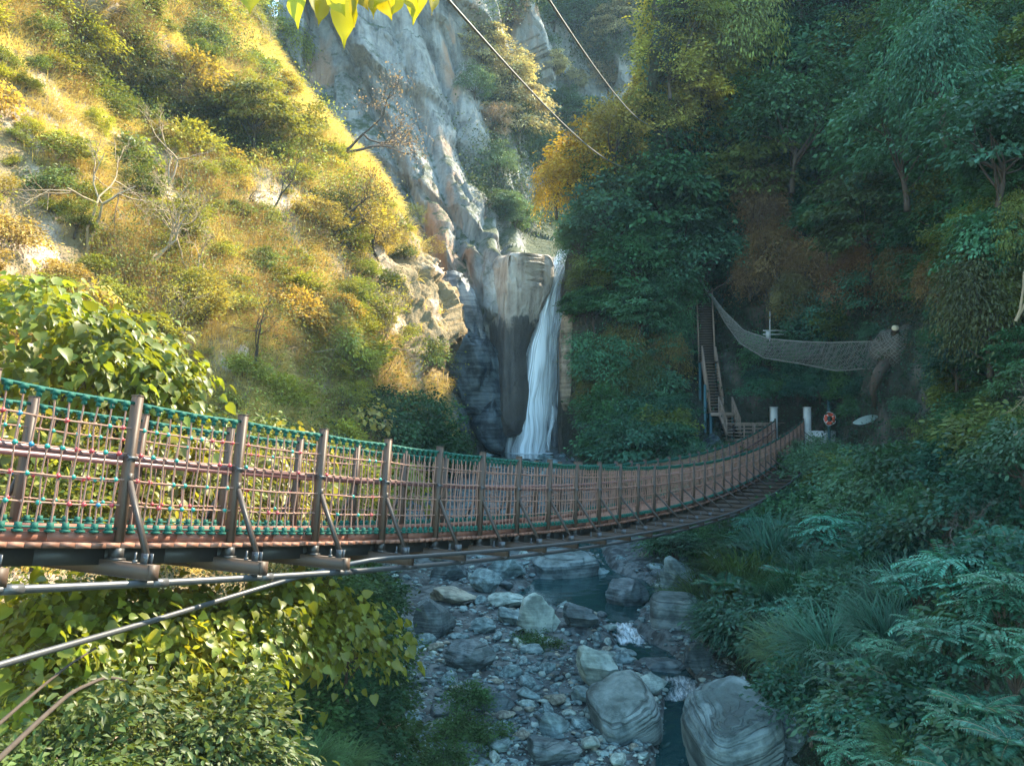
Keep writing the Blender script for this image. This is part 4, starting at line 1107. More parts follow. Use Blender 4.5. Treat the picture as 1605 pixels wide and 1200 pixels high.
def fits(key, pos, scale):
    h = HGT.get(key.rstrip('0123456789'))
    if h is None: return True
    c = np.asarray(pos)+np.array([0, 0, h*scale]); r = PROTO[key][2]*scale*1.0
    for a in range(16):
        for q in (1., .55):
            p = c+np.array([math.cos(a*PI/8)*r*q, 0, math.sin(a*PI/8)*r*q*.9])
            x, y = proj(p)
            if blocked(x, y, c[1]): return False
    return True
def plant(key, name, pos, scale, color, label, cat, group=None, rz=None, tilt=(0, 0), zs=1., force=False):
    leafm, woodm, _ = PROTO[key]
    base = key.rstrip('0123456789'); pn = PARTNAMES.get(base, ('crown', 'trunk'))
    rz = random.uniform(0, 2*PI) if rz is None else rz
    h = HGT.get(base, 0); c0 = np.asarray(pos, float)+np.array([0, 0, h*scale]); sc0 = scale
    while not force and not fits(key, c0-np.array([0, 0, h*scale]), scale):
        scale *= .86
        if scale < sc0*.33: return None
    pos = c0-np.array([0, 0, h*scale])
    if leafm is not None and woodm is not None:
        r_ = empty(name, pos)
        a = obj(pn[0], leafm, None, r_, color); b = obj(pn[1], woodm, None, r_, color)
    else:
        r_ = obj(name, leafm or woodm, None, None, color, pos)
    r_.rotation_euler = (tilt[0], tilt[1], rz); r_.scale = (scale, scale, scale*zs)
    tag(r_, label, cat, group)
    return r_
def poisson(P_, rad, order=None):
    """keep points so that nobody is nearer than its own radius"""
    keep = []; cell = {}
    for i in range(len(P_)):
        r = rad[i]; c = tuple((P_[i]//4).astype(int)); ok = True
        for dx in (-1, 0, 1):
            for dy in (-1, 0, 1):
                for dz in (-1, 0, 1):
                    for j in cell.get((c[0]+dx, c[1]+dy, c[2]+dz), ()):
                        if np.linalg.norm(P_[i]-P_[j]) < min(r, rad[j])*.5+max(r, rad[j])*.5: ok = False; break
                    if not ok: break
                if not ok: break
            if not ok: break
        if ok: keep.append(i); cell.setdefault(c, []).append(i)
    return keep
# ------------------------------------------------------------------ left slope vegetation
def slope_blades(P_, N_, nb, L, wd, seed, jit=.3, seg=3, upw=.55, nw=.5):
    rg = np.random.default_rng(seed); n = len(P_)*nb
    idx = np.repeat(np.arange(len(P_)), nb); L = np.broadcast_to(L, (len(P_),))[idx]
    j = rg.normal(size=(n, 3)); Nn = N_[idx]; j -= Nn*np.einsum('ij,ij->i', j, Nn)[:, None]
    base = P_[idx]+j*(jit*L)[:, None]-Nn*.05
    d = unit(Nn*nw+np.array([0, 0, upw])+rg.normal(size=(n, 3))*.38)
    Ls = L*rg.uniform(.5, 1.2, n); wdt = np.broadcast_to(wd, (len(P_),))[idx]
    pts = [base]
    for k in range(seg):
        pts.append(pts[-1]+d*(Ls/seg)[:, None]); d = unit(d+np.array([0, 0, -.42])*(k+1)*.8)
    pts = np.stack(pts, 1)
    side = unit(np.cross(d, rg.normal(size=(n, 3))))
    wk = np.linspace(1, .08, seg+1)
    V = np.stack([pts+side[:, None]*(wdt[:, None]*wk)[..., None], pts-side[:, None]*(wdt[:, None]*wk)[..., None]], 2).reshape(-1, 3)
    m = 2*(seg+1); q = np.arange(seg)*2
    F = np.concatenate([np.stack([q, q+1, q+3], 1), np.stack([q, q+3, q+2], 1)])
    F = (F[None]+(np.arange(n)*m)[:, None, None]).reshape(-1, 3)
    tv = np.clip(.5+.5*fbm(P_*.22, 3, seed)*1.6, 0, 1)
    var = np.repeat(np.clip(tv[idx]*.6+rg.random(n)*.4, 0, 1), m)
    return mesh_np('blades', V, [F], var=var)
def slope_leaves(P_, N_, nb, size, seed, spread=1., lift=.4, shape=DIAMOND, width=.6):
    rg = np.random.default_rng(seed); n = len(P_)*nb; idx = np.repeat(np.arange(len(P_)), nb)
    s = np.broadcast_to(size, (len(P_),))[idx]; Nn = N_[idx]
    pos = P_[idx]+rg.normal(size=(n, 3))*(s*3.2*spread)[:, None]+Nn*(s*rg.random(n)*5*lift)[:, None]
    D = unit(rg.normal(size=(n, 3))+Nn*.4+np.array([0, 0, -.4])); Nr = unit(Nn*.7+np.array([0, 0, .7])+rg.normal(size=(n, 3))*.5)
    v, f = leaf_batch(pos, D, Nr, s*rg.uniform(.6, 1.4, n), width, shape)
    tv = np.clip(.5+.8*fbm(P_*.25, 3, seed), 0, 1)
    var = np.repeat(np.clip(tv[idx]*.5+rg.random(n)*.5, 0, 1), len(shape[0]))
    return mesh_np('leaves', v, [f], var=var)
inframe = lambda px, py, mg=60: (px > -mg*3) & (px < 1605+mg*3) & (py > -mg*3) & (py < 1200+mg)
def wl(c, px, py):
    d = np.maximum(c[..., 1], 6)
    v = inframe(px, py)*(1/d**1.5)*(c[..., 1] > 8)*(py < 900)
    prow = sst(600, 650, px)*sst(365, 410, py)*(1-sst(585, 615, py))
    bare = sst(.14, .26, fbm(c*np.array([.16, .16, .10]), 3, 51))
    led = np.exp(-(((py-70)-(px-80)*.55-4)/24)**4)*sst(60, 120, px)*(1-sst(360, 450, px))
    return v*(1-.97*prow)*(1-.93*bare)*(1-.9*led)
p, n = SH_L.sample(17000, wl, 1)
L = .60*(p[:, 1]/32)**.8+.05
o = obj('dry_grass', slope_blades(p, n, 18, L, L*.030, 2, jit=.22), M_grass, color=(.55, .44, .17)); tag(o, 'golden dry grass hanging over the sunlit left slope', 'grass', kind='stuff')
def wl2(c, px, py): return wl(c, px, py)*sst(-.15, .2, fbm(c*np.array([.13, .13, .13]), 3, 57))
p, n = SH_L.sample(6500, wl2, 4)
o = obj('ground_cover', slope_leaves(p, n, 14, .0030*p[:, 1]+.015, 5), M_leaf, color=(.24, .25, .045)); tag(o, 'yellow-green creeping ground cover over the sunlit left slope', 'ground cover', kind='stuff')
def wl3(c, px, py): return wl(c, px, py)*(px < np.interp(py, [0, 110, 255, 375, 505, 630, 703], [360, 390, 510, 590, 600, 640, 650]))*sst(-.05, .2, fbm(c*np.array([.3, .3, .3]), 3, 91))
p, n = SH_L.sample(2600, wl3, 7)
o = obj('scrub', slope_leaves(p, n, 26, .0028*p[:, 1]+.015, 25, 1.5, 1.5), M_leaf, color=(.17, .18, .045)); tag(o, 'low olive scrub merging between the shrubs of the sunlit slope', 'scrub', kind='stuff')
p, n = SH_L.sample(1900, wl3, 9)
o = obj('twiggy_scrub', slope_blades(p, n, 26, .035*p[:, 1], .00045*p[:, 1], 12, jit=.35, upw=.9, nw=.7), M_grass, color=(.30, .20, .10)); tag(o, 'dry brown twiggy scrub between the shrubs of the sunlit slope', 'scrub', kind='stuff')
def lzone(px, py):
    v = 'high on' if py < 180 else ('half way up' if py < 430 else 'low on')
    h = 'near the left edge' if px < 170 else ('in its middle part' if px < 420 else 'close to the rocky prow')
    return v, h
LC = [((.23, .235, .035), 'yellow-green'), ((.14, .165, .035), 'olive green'), ((.34, .25, .06), 'golden'), ((.29, .28, .04), 'lime-yellow'), ((.09, .11, .03), 'dark green')]
def wsh(c, px, py): return inframe(px, py, 20)*(py < 720)*(1/np.maximum(c[..., 1], 8)**1.5)*(1-.9*sst(590, 640, px)*sst(350, 400, py)*(1-sst(590, 620, py)))
p, n = SH_L.sample(1500, wsh, 21)
rad = .020*p[:, 1]*np.random.default_rng(4).uniform(.38, 1.9, len(p))**1.15
pxs, pys = proj(p)
kp = poisson(p, rad*1.15)[:345]
for k in kp:
    r1 = random.random(); d_ = p[k][1]
    key = random.choice(['shrub0', 'shrub1', 'shrub2', 'fine0', 'fine1', 'fine2', 'shrub0', 'shrub1']) if r1 < .80 else random.choice(['broad0', 'glossy0', 'droop0', 'thin0', 'thin1', 'thin0', 'thin1'])
    ci = random.choices(range(5), (4, 3, 2.2, 3, 1.6))[0]; c, cn = LC[ci]
    v, h = lzone(pxs[k], pys[k]); size = PROTO[key][2]
    kind = 'small tree' if key[:4] in ('fine', 'droo') else ('sparse twiggy shrub' if key[:4] == 'thin' else 'shrub')
    lab = '%s %s %s the sunlit slope %s' % (cn, kind, v, h)
    s_ = rad[k]/size*1.0; zs_ = random.uniform(.6, 1.05)
    plant(key, 'hillside_tree' if kind == 'small tree' else 'hillside_shrub', p[k]-np.array([0, 0, .25*s_])+n[k]*.1*s_, s_, c, lab, 'tree' if kind == 'small tree' else 'shrub', lab+' group' if False else lab,
          tilt=(random.uniform(-.25, .25), random.uniform(.0, .5)), zs=zs_)
# dark trees added to stand in for the shade under the long ledge
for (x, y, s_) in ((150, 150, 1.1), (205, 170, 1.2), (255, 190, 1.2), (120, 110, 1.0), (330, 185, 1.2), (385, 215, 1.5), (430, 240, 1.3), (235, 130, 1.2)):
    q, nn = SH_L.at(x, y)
    plant(random.choice(['layer0', 'fine1', 'layer2']), 'hillside_tree', q-np.array([0, 0, 1.2*s_]), s_*.62, (.075, .085, .02), 'dark olive tree added as shade under the long ledge of the sunlit slope', 'tree', 'trees under the shadowed ledge')
def px_plant(key, name, x, y, d, s_, color, label, cat, group=None, cz=None, **kw):
    """crown centre at photo pixel x,y at distance d"""
    h = {'layer': 2.6, 'fine': 1.9, 'droop': 2.2, 'shrub': .75, 'glossy': .75, 'broad': .75, 'bigleaf': 3.2, 'grass': .3, 'fern': .35, 'pinnate': .8, 'bare': 1.2, 'pink': 1.2, 'thin': 1.3}[key.rstrip('0123456789')] if cz is None else cz
    return plant(key, name, P(x, y, d)-np.array([0, 0, h*s_]), s_, color, label, cat, group, **kw)
# particular trees and bare shrubs on the slope
def on_slope(key, x, y, s_, color, label, name='bare_shrub', cat='shrub', group=None, rz=None, tilt=(0, 0)):
    q, nn = SH_L.at(x, y); return plant(key, name, q-nn*.1, s_, color, label, cat, group, rz, tilt)
on_slope('pink', 530, 243, 3.0, (.25,.16,.12), 'pinkish leafless tree leaning out from the crest of the sunlit slope', 'bare_tree', 'tree', rz=0.1, tilt=(0, .25))
on_slope('bare0', 140, 395, 2.6, (.3, .2, .1), 'pale leafless shrub with wide forking branches above the broad-leaved bush', group=None, rz=1.)
on_slope('bare1', 235, 430, 2.5, (.3, .2, .1), 'pale leafless shrub leaning right beside the forking bare shrub', rz=.3)
on_slope('thin0', 320, 470, 2.4, (.2, .17, .04), 'thin-stemmed shrub with sparse leaves in the middle of the sunlit slope', 'sparse_tree', 'tree', rz=.5)
on_slope('thin1', 525, 385, 3.0, (.26, .18, .06), 'sparse golden tree with dark forked stem below the slope crest', 'sparse_tree', 'tree', rz=.4)
on_slope('thin0', 600, 560, 2.3, (.25, .21, .04), 'slender yellow-leaved tree beside the bare rock prow', 'sparse_tree', 'tree', rz=2.)
on_slope('bare2', 405, 590, 1.9, (.3, .2, .1), 'small dark leafless shrub on the bare pink rock patch', rz=.7)
on_slope('bare0', 260, 290, 2.2, (.3, .2, .1), 'small leafless shrub on the pale patch half way up the sunlit slope', rz=2.7)
on_slope('bare2', 430, 350, 2.4, (.3, .2, .1), 'thin bare shrub left of the golden forked tree', rz=1.7)
px_plant('fine2', 'crest_tree', 420, 75, 62, 1.9, (.16, .17, .025), 'dense yellow-green tree on the skyline of the sunlit slope below the hanging leaves', 'tree')
px_plant('fine0', 'crest_tree', 478, 135, 66, 1.5, (.27, .20, .04), 'feathery golden tree on the skyline of the sunlit slope above the pinkish leafless tree', 'tree')
px_plant('fine1', 'crest_tree', 455, 205, 60, 1.9, (.20, .175, .03), 'broad lime-yellow tree half way along the crest of the sunlit slope', 'tree')
px_plant('layer1', 'crest_tree', 400, 170, 55, 1.1, (.19, .18, .03), 'yellow-green layered tree above the shadowed ledge', 'tree')
# green mound at the foot of the slope, its shade put into the leaf colour
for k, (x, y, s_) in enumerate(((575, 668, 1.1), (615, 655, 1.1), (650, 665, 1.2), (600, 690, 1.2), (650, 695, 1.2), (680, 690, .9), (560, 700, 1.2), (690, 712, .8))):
    px_plant(('fine0', 'fine1', 'fine2', 'layer3')[k % 4], 'gorge_shrub', x, y+8, 46.5+(x-570)*.055, s_*1.15, (.035, .08, .03), 'green bush darkened for the shaded mound at the foot of the sunlit slope', 'bush', 'bushes of the shaded green mound', force=True)

# ------------------------------------------------------------------ left bank by the bridge
rgb_ = np.random.default_rng(5)
proto_tree('bigleaf0', 160, (2.1, 1.7, 1.35), 3.2, M_big, r0=.09, nclus=135, nleaf=15, crad=.42, lsize=.205, width=.85, shape=HEART, flat=.6, droop=.8, up=1., zmin=-.6)
proto_tree('bigleaf1', 161, (1.7, 1.5, 1.2), 3.2, M_big, r0=.08, nclus=105, nleaf=15, crad=.40, lsize=.20, width=.85, shape=HEART, flat=.6, droop=.8, up=1., zmin=-.6)
px_plant('bigleaf0', 'broadleaf_tree', 60, 570, 14.5, 1.0, (.165, .19, .022), 'broad-leaved tree with glossy drooping leaves behind the railing at the left edge', 'tree', rz=.4)
px_plant('bigleaf1', 'broadleaf_tree', 205, 597, 15.5, .95, (.175, .195, .022), 'broad-leaved tree with glossy leaves behind the second tall bridge post', 'tree', rz=2.)
for k, (x, y, d, s_) in enumerate(((20, 720, 13, 1.0), (130, 740, 13.5, 1.1), (250, 720, 15, 1.2), (330, 760, 16, 1.1), (420, 770, 19, 1.2), (60, 800, 12.5, 1.), (190, 810, 14, 1.), (300, 690, 17, 1.1), (500, 780, 23, 1.3), (390, 700, 21, 1.2), (450, 720, 24, 1.2), (560, 770, 28, 1.4), (620, 760, 34, 1.6), (530, 725, 30, 1.3))):
    key = ('broad0', 'shrub1', 'broad1', 'glossy0', 'broad2', 'shrub0')[k % 6]
    px_plant(key, 'bank_shrub', x, y, d, s_, (.15, .16, .028) if k % 2 else (.20, .18, .035), 'sunlit yellow-green bush seen through the rope railing', 'bush', 'bushes seen through the rope railing')
bl = [(30, 990, 9.2), (110, 965, 9.6), (195, 985, 9.4), (275, 975, 10), (350, 985, 10.2), (430, 975, 11), (500, 965, 12), (545, 1000, 12), (150, 1040, 8.6), (250, 1040, 9), (340, 1050, 9.4), (70, 1070, 8), ]
for k, (x, y, d) in enumerate(bl):
    px_plant('broad%d' % (k % 3), 'kudzu_bush', x, y, d, .80 if k < 8 else .75, (.15, .17, .02) if k % 3 else (.22, .20, .025), 'broad-leaved sunlit bush with drooping pale leaves on the bank under the bridge', 'bush', 'broad-leaved bushes under the bridge')
for k, (x, y, d) in enumerate(((220, 1120, 8.), (300, 1130, 8.2), (340, 1180, 7.8), (250, 1185, 7.4), (130, 1150, 7.4), (90, 1215, 6.6))):
    px_plant(('glossy0', 'shrub2', 'glossy1', 'thin0')[k % 4], 'glossy_bush', x, y, d, .52+.16*((k*5) % 3), (.07, .09, .024) if k % 3 else (.14, .135, .03), 'small-leaved bush glinting in the sun at the bottom of the left bank', 'bush', 'glossy bushes at the bottom of the left bank')
for k, (x, y, d) in enumerate(((560, 930, 17), (610, 960, 18), (590, 1010, 15.5), (640, 1020, 17), (550, 1060, 13.5), (610, 1080, 14.5), (655, 1090, 15.5), (560, 1130, 12.5), (620, 1150, 13.5), (670, 1155, 14.5), (580, 1200, 12), (650, 1210, 13), (520, 1120, 11.5), (500, 1210, 10.5), (540, 990, 15), (600, 915, 21), (640, 940, 22))):
    px_plant(('shrub0', 'fine0', 'shrub1', 'fine1', 'shrub2')[k % 5], 'riverside_bush', x-(45 if x < 600 else 75), y, d, (.85, .42, .85, .45, .8)[k % 5]*d/15, (.03, .075, .032) if k % 3 else (.045, .085, .03), 'dark green shaded bush on the left bank beside the river stones', 'bush', 'shaded bushes on the left bank')
for k, (x, y, d) in enumerate(((470, 1195, 9.4), (520, 1200, 10), (735, 1090, 19.5), (720, 1140, 18.5), (760, 1150, 18.3), (860, 1015, 24.5), (700, 1190, 16), (830, 1005, 25))):
    px_plant(('grass0', 'shrub1')[k > 1], 'weed_clump', x, y, d, .55, (.055, .11, .04), 'low green weed clump growing between the river stones' if k > 1 else 'green grass clump at the bottom edge beside the glossy bushes', 'weeds', 'weeds among the stones' if k > 1 else 'grass clumps at the bottom edge')
# bare dark branches leaning over the lower left corner
for lab, pts, r0 in (('thick brown branch rising from the bottom left corner', [P(-30, 1215, 6), P(60, 1130, 6.6), P(110, 1085, 7), P(165, 1060, 7.4), P(210, 1068, 7.7)], .024),
                     ('thin brown branch above the thick one in the bottom left corner', [P(-20, 1150, 6.4), P(60, 1080, 7), P(110, 1040, 7.4), P(150, 1015, 7.8)], .017)):
    m = MB(); m.tube(smooth_path(pts, 24, 2), np.linspace(r0, r0*.5, 24), 7); tag(obj('branch', m.mesh('branch', True), M_bark), lab, 'branch')
def wlb(c, px, py): return inframe(px, py)*(py > 690)*(px < 720)*(c[..., 1] > 4)*(c[..., 1] < 40)/20.
p, n = SH_L.sample(3600, wlb, 31)
o = obj('undergrowth', slope_leaves(p, n, 16, .0040*p[:, 1]+.012, 6), M_leaf, color=(.05, .07, .026)); tag(o, 'leafy undergrowth covering the left bank below the bridge', 'undergrowth', kind='stuff')

# ------------------------------------------------------------------ right slope vegetation
def wr(c, px, py): return inframe(px, py)*(1-(px < 925)*(py > 375)*(py < 725)*(c[..., 1] > 50))*(c[..., 1] > 6)*(1/np.maximum(c[..., 1], 8)**1.2)*(c[..., 1] < 76)
p, n = SH_R.sample(9000, wr, 61)
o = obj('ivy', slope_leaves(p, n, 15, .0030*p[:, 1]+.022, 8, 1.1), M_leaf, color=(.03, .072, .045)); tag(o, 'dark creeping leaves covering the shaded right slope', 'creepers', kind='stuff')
def wr2(c, px, py): return wr(c, px, py)*(sst(700, 800, py)+.5*sst(360, 420, py)*(1-sst(520, 640, py))*(px > 880)+.8*(px < 1080)*sst(480, 540, py))
p, n = SH_R.sample(3600, wr2, 63)
L = .6*(p[:, 1]/28)**.7+.06
o = obj('hanging_grass', slope_blades(p, n, 22, L, L*.017, 9, upw=.35), M_grass, color=(.038, .085, .045)); tag(o, 'long green grass hanging over the shaded right bank', 'grass', kind='stuff')
def wr3(c, px, py): return inframe(px, py)*(np.exp(-((px-1200)/150)**2-((py-410)/60)**2)+np.exp(-((px-980)/60)**2-((py-560)/70)**2)+.9*np.exp(-((px-1450)/130)**2-((py-420)/70)**2)+.7*np.exp(-((px-1180)/60)**2-((py-310)/40)**2))
p, n = SH_R.sample(1500, wr3, 64); L = .55*(p[:, 1]/40)+.1
o = obj('dead_grass', slope_blades(p, n, 22, L, L*.022, 10, upw=.0, nw=.35), M_grass, color=(.16, .105, .045)); tag(o, 'rusty dead grass and roots hanging under the shaded cliff', 'grass', kind='stuff')
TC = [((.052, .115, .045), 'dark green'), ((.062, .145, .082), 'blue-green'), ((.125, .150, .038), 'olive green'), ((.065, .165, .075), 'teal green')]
def rzone(px, py):
    if px < 1080:
        return 'over the cliff right of the waterfall' if py < 420 else 'on the mossy bank between the waterfall and the staircase'
    if py < 430:
        return 'on the dark slope high above the staircase' if px < 1290 else 'on the steep dark slope at the upper right'
    if py < 700:
        return 'around the staircase and the rope net' if px < 1380 else 'on the dark slope right of the netted stump'
    return 'on the bank below the lifebuoy pole' if px < 1330 else 'in the lower right thicket'
def wrt(c, px, py):
    v = inframe(px, py, 30)*(c[..., 1] < 62)*(c[..., 1] > 9)*(1/np.maximum(c[..., 1], 8)**1.6)*(c[..., 1] < 74)
    v = v*(py < 900)*((px > 1040) | (py < 720))
    path = np.exp(-(((px-1120)/45)**4))*np.exp(-((py-560)/110)**4)
    open_ = (px > 1120)*(px < 1400)*(py > 425)*(py < 700)
    return v*(1-path)*(1-.75*open_)
p, n = SH_R.sample(1600, wrt, 65)
rg_ = np.random.default_rng(6); rad = .050*p[:, 1]*rg_.uniform(.5, 1.3, len(p)); pxs, pys = proj(p)
kp = poisson(p, rad*.92)[:270]
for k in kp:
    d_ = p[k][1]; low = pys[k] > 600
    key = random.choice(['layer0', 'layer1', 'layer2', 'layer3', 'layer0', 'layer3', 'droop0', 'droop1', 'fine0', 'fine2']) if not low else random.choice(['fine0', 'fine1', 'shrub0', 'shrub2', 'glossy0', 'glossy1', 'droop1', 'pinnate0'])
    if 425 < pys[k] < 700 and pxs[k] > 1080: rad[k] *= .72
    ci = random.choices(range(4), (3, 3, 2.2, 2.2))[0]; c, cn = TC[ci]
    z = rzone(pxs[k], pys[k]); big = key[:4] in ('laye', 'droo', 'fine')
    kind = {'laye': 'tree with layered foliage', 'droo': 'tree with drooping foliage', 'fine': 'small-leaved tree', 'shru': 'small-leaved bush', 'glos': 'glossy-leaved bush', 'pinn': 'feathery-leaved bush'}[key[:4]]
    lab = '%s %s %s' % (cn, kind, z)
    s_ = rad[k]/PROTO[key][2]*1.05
    if pxs[k] < 1150 and pys[k] < 235: c = random.choice([(.34, .30, .06), (.22, .24, .06), (.28, .22, .06)]); lab = 'yellowish %s near the crest of the right slope' % kind  # crest crowns coloured brighter and yellower in place of sunlight
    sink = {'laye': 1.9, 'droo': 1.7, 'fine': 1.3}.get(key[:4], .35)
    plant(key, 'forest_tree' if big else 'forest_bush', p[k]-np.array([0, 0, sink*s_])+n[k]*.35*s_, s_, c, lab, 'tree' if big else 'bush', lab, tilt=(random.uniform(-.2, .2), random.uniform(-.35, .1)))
for k, (x, y, s_) in enumerate(((1215, 395, 1.0), (1188, 305, 1.0), (1240, 465, .8), (1262, 410, .8), (1330, 440, .9), (1415, 425, .9), (1470, 440, .8), (1175, 430, .7), (1520, 400, .8), (1365, 395, .8), (1200, 340, .8))):
    q, nn = SH_R.at(x, y); d_ = q[1]*.93
    px_plant('droop%d' % (k % 2), 'dead_shrub', x, y, d_, s_*d_/55, ((.20, .12, .05), (.17, .10, .05), (.15, .12, .05))[k % 3], 'rust-brown drooping dead foliage under the dark overhang of the right slope', 'dead foliage', 'rusty foliage under the overhang')
for k, (x, y, s_) in enumerate(((935, 575, .8), (975, 550, .9), (1010, 600, .8), (920, 620, .7), (965, 610, .8), (1045, 560, .8))):
    q, nn = SH_R.at(x, y); px_plant('droop%d' % (k % 2), 'ochre_shrub', x, y, q[1]-1.2, s_, (.15, .125, .04) if k % 2 else (.10, .12, .04), 'ochre grassy shrub on the bank between the waterfall and the staircase', 'shrub', 'ochre shrubs right of the waterfall')
# particular trees
Y1, Y2 = (.40, .27, .025), (.30, .24, .05)
px_plant('fine0', 'yellow_tree', 915, 258, 56.5, 1.45, Y1, 'bright yellow tree overhanging the gorge above the waterfall', 'tree', force=True)
px_plant('droop0', 'yellow_tree', 872, 290, 57, .95, (.48, .28, .02), 'small golden drooping tree at the tip of the cliff above the waterfall', 'tree', force=True)
px_plant('fine2', 'yellow_tree', 965, 205, 55, 1.25, Y2, 'yellow-green tree where the left overhead cable ends', 'tree', force=True)
px_plant('fine1', 'yellow_tree', 1018, 175, 57, 1.1, (.33, .20, .05), 'rusty yellow tree where the right overhead cable ends', 'tree')
for k, (x, y, d, s_) in enumerate(((1050, 90, 53, 1.2), (1075, 140, 56, 1.2), (1045, 175, 55, 1.1), (1085, 50, 54.5, 1.2), (1110, 100, 57, 1.3), (1060, 15, 54, 1.2), (1120, 50, 56, 1.3), (1030, 125, 56, 1.2), (1055, 60, 55, 1.3), (1025, 50, 60, 1.3), (1095, 20, 56, 1.3), (1085, 95, 57, 1.2), (1045, -5, 62, 1.4), (1130, -20, 58, 1.3))):
    px_plant(('fine0', 'layer1', 'fine2')[k % 3], 'ridge_tree', x, y, d, s_, (.50, .40, .07) if k % 2 else (.36, .34, .07), 'sunlit yellow tree on the ridge at the top of the right slope', 'tree', 'sunlit ridge trees')  # sun on these backlit crowns is put into a brighter leaf colour
px_plant('layer1', 'overhanging_tree', 932, 476, 56.5, .72, (.09, .20, .08), 'light green layered tree leaning over the right side of the waterfall', 'tree', tilt=(0, -.2), force=True)
px_plant('layer0', 'overhanging_tree', 1000, 478, 55.5, .85, (.08, .18, .085), 'light green layered tree above the ochre bank left of the staircase', 'tree')
for k, (x, y, d, s_) in enumerate(((905, 372, 57, 1.3), (960, 330, 56, 1.7), (930, 430, 56.5, 1.3), (1000, 400, 56, 1.6), (1030, 310, 57, 1.9), (1080, 380, 57, 1.7), (965, 275, 57, 1.4), (1050, 450, 56, 1.2))):
    px_plant(('layer2', 'fine1', 'layer3', 'fine0', 'layer1')[k % 5], 'forest_tree', x, y, d, s_, TC[k % 4][0], 'dense blue-green leafy tree in the mass between the yellow trees and the staircase', 'tree', 'leafy trees left of the staircase')
for k, (x, y, d, s_) in enumerate(((1060, 640, 49, 1.1), (1010, 660, 49, 1.0), (960, 690, 50, 1.0), (1050, 690, 46, 1.1), (1090, 700, 44.5, .9), (920, 700, 54, .9), (1000, 710, 46, 1.0))):
    px_plant(('layer0', 'fine1', 'layer2')[k % 3], 'forest_bush', x, y, d, s_, (.035, .095, .05), 'bright green bush in the clump left of the staircase stilts', 'bush', 'bushes left of the staircase stilts')
for k, (x, y, d, s_) in enumerate(((1190, 590, 52, 1.0), (1240, 610, 52, .9), (1300, 610, 50.5, .9), (1170, 625, 53, .7), (1330, 640, 48, .85))):
    px_plant(('layer1', 'glossy0', 'layer3')[k % 3], 'forest_bush', x, y, d, s_*(1 if k % 3 != 1 else 2), (.03, .085, .06), 'teal green bush between the rope net and the landing railing', 'bush', 'bushes under the rope net')
for k, (x, y, d, s_) in enumerate(((1185, 606, 51.5, .95), (1215, 600, 52, 1.0), (1250, 606, 51, .95), (1285, 602, 50.5, 1.0), (1325, 610, 48, .9), (1355, 606, 46, .9), (1390, 625, 43.6, .8), (1340, 640, 45, .8), (1235, 585, 52.5, 1.1), (1290, 585, 51, 1.1), (1330, 590, 49, 1.1))):
    px_plant(('shrub0', 'glossy1', 'shrub2', 'glossy0')[k % 4], 'forest_bush', x, y, d, s_*1.1, ((.045, .13, .075), (.06, .14, .05), (.04, .11, .075))[k % 3], 'green bush filling the hollow under the rope net', 'bush', 'bushes in the hollow under the net', force=True)
for k, (x, y, d, s_) in enumerate(((1255, 725, 42, 1.25), (1300, 735, 38, 1.3), (1345, 745, 34, 1.2), (1380, 775, 30, 1.1), (1290, 700, 43.5, .9), (1330, 790, 31, 1.1), (1240, 700, 46.5, .6))):
    px_plant('glossy%d' % (k % 2), 'leafy_bush', x, y, d, s_*1.15, (.085, .17, .085), 'pale green leafy bush covering the bridge end below the lifebuoy', 'bush', 'pale bushes at the bridge end', force=True)
big_ = [(1480, 110, 34, 1.25, 'droop0', (.055, .14, .08), 'big blue-green tree with pale shining foliage at the upper right corner'), (1420, 200, 38, 1.3, 'layer2', (.055, .13, .075), 'big tree with shining leaf sprays left of the upper right corner tree'),
        (1560, 210, 28, 1.0, 'layer1', (.045, .11, .065), 'dark teal tree at the right edge below the upper right corner tree'), (1370, 330, 44, 1.2, 'layer0', (.06, .09, .035), 'olive tree hanging over the dark hollow above the rope net'),
        (1240, 180, 53, 1.7, 'layer3', TC[0][0], 'large dark tree high above the top of the staircase'), (1180, 280, 56, 1.5, 'layer1', TC[2][0], 'olive-tinted tree above the top of the staircase'),
        (1500, 560, 30, 1.0, 'fine0', (.035, .08, .05), 'dark rounded tree right of the netted stump'), (1550, 480, 27, .9, 'droop1', (.08, .085, .035), 'brownish drooping tree at the right edge below the dead branches')]
for x, y, d, s_, key, c, lab in big_: px_plant(key, 'forest_tree', x, y, d, s_, c, lab, 'tree')
px_plant('bare0', 'dead_branches', 1585, 560, 19, 1.5, (.3, .2, .1), 'tangle of pale dead branches at the right edge beside the dark tree', 'branches', rz=2.4, tilt=(0, -1.0))
px_plant('bare1', 'dead_branches', 1590, 400, 24, 1.6, (.3, .2, .1), 'grey dead branches high at the right edge above the tangle', 'branches', rz=2.9, tilt=(0, -.7))
px_plant('bare2', 'bare_shrub', 1510, 815, 17, .8, (.3, .2, .1), 'small bare yellowish shrub above the feathery blue-green bushes', 'shrub', rz=.4)
for lab, pts, r0 in (('pale slanting trunk above the netted stump', [P(1398, 395, 43), P(1412, 430, 42.6), P(1440, 470, 42), P(1458, 500, 41.8)], .08), ('thin dark trunk on the steep slope above the pale slanting trunk', [P(1300, 440, 50), P(1290, 350, 51), P(1312, 300, 51.5)], .06)):
    m = MB(); m.tube(smooth_path(pts, 20, 2), np.linspace(r0, r0*.6, 20), 7); tag(obj('leaning_stem', m.mesh('leaning_stem', True), M_bark), lab, 'trunk')
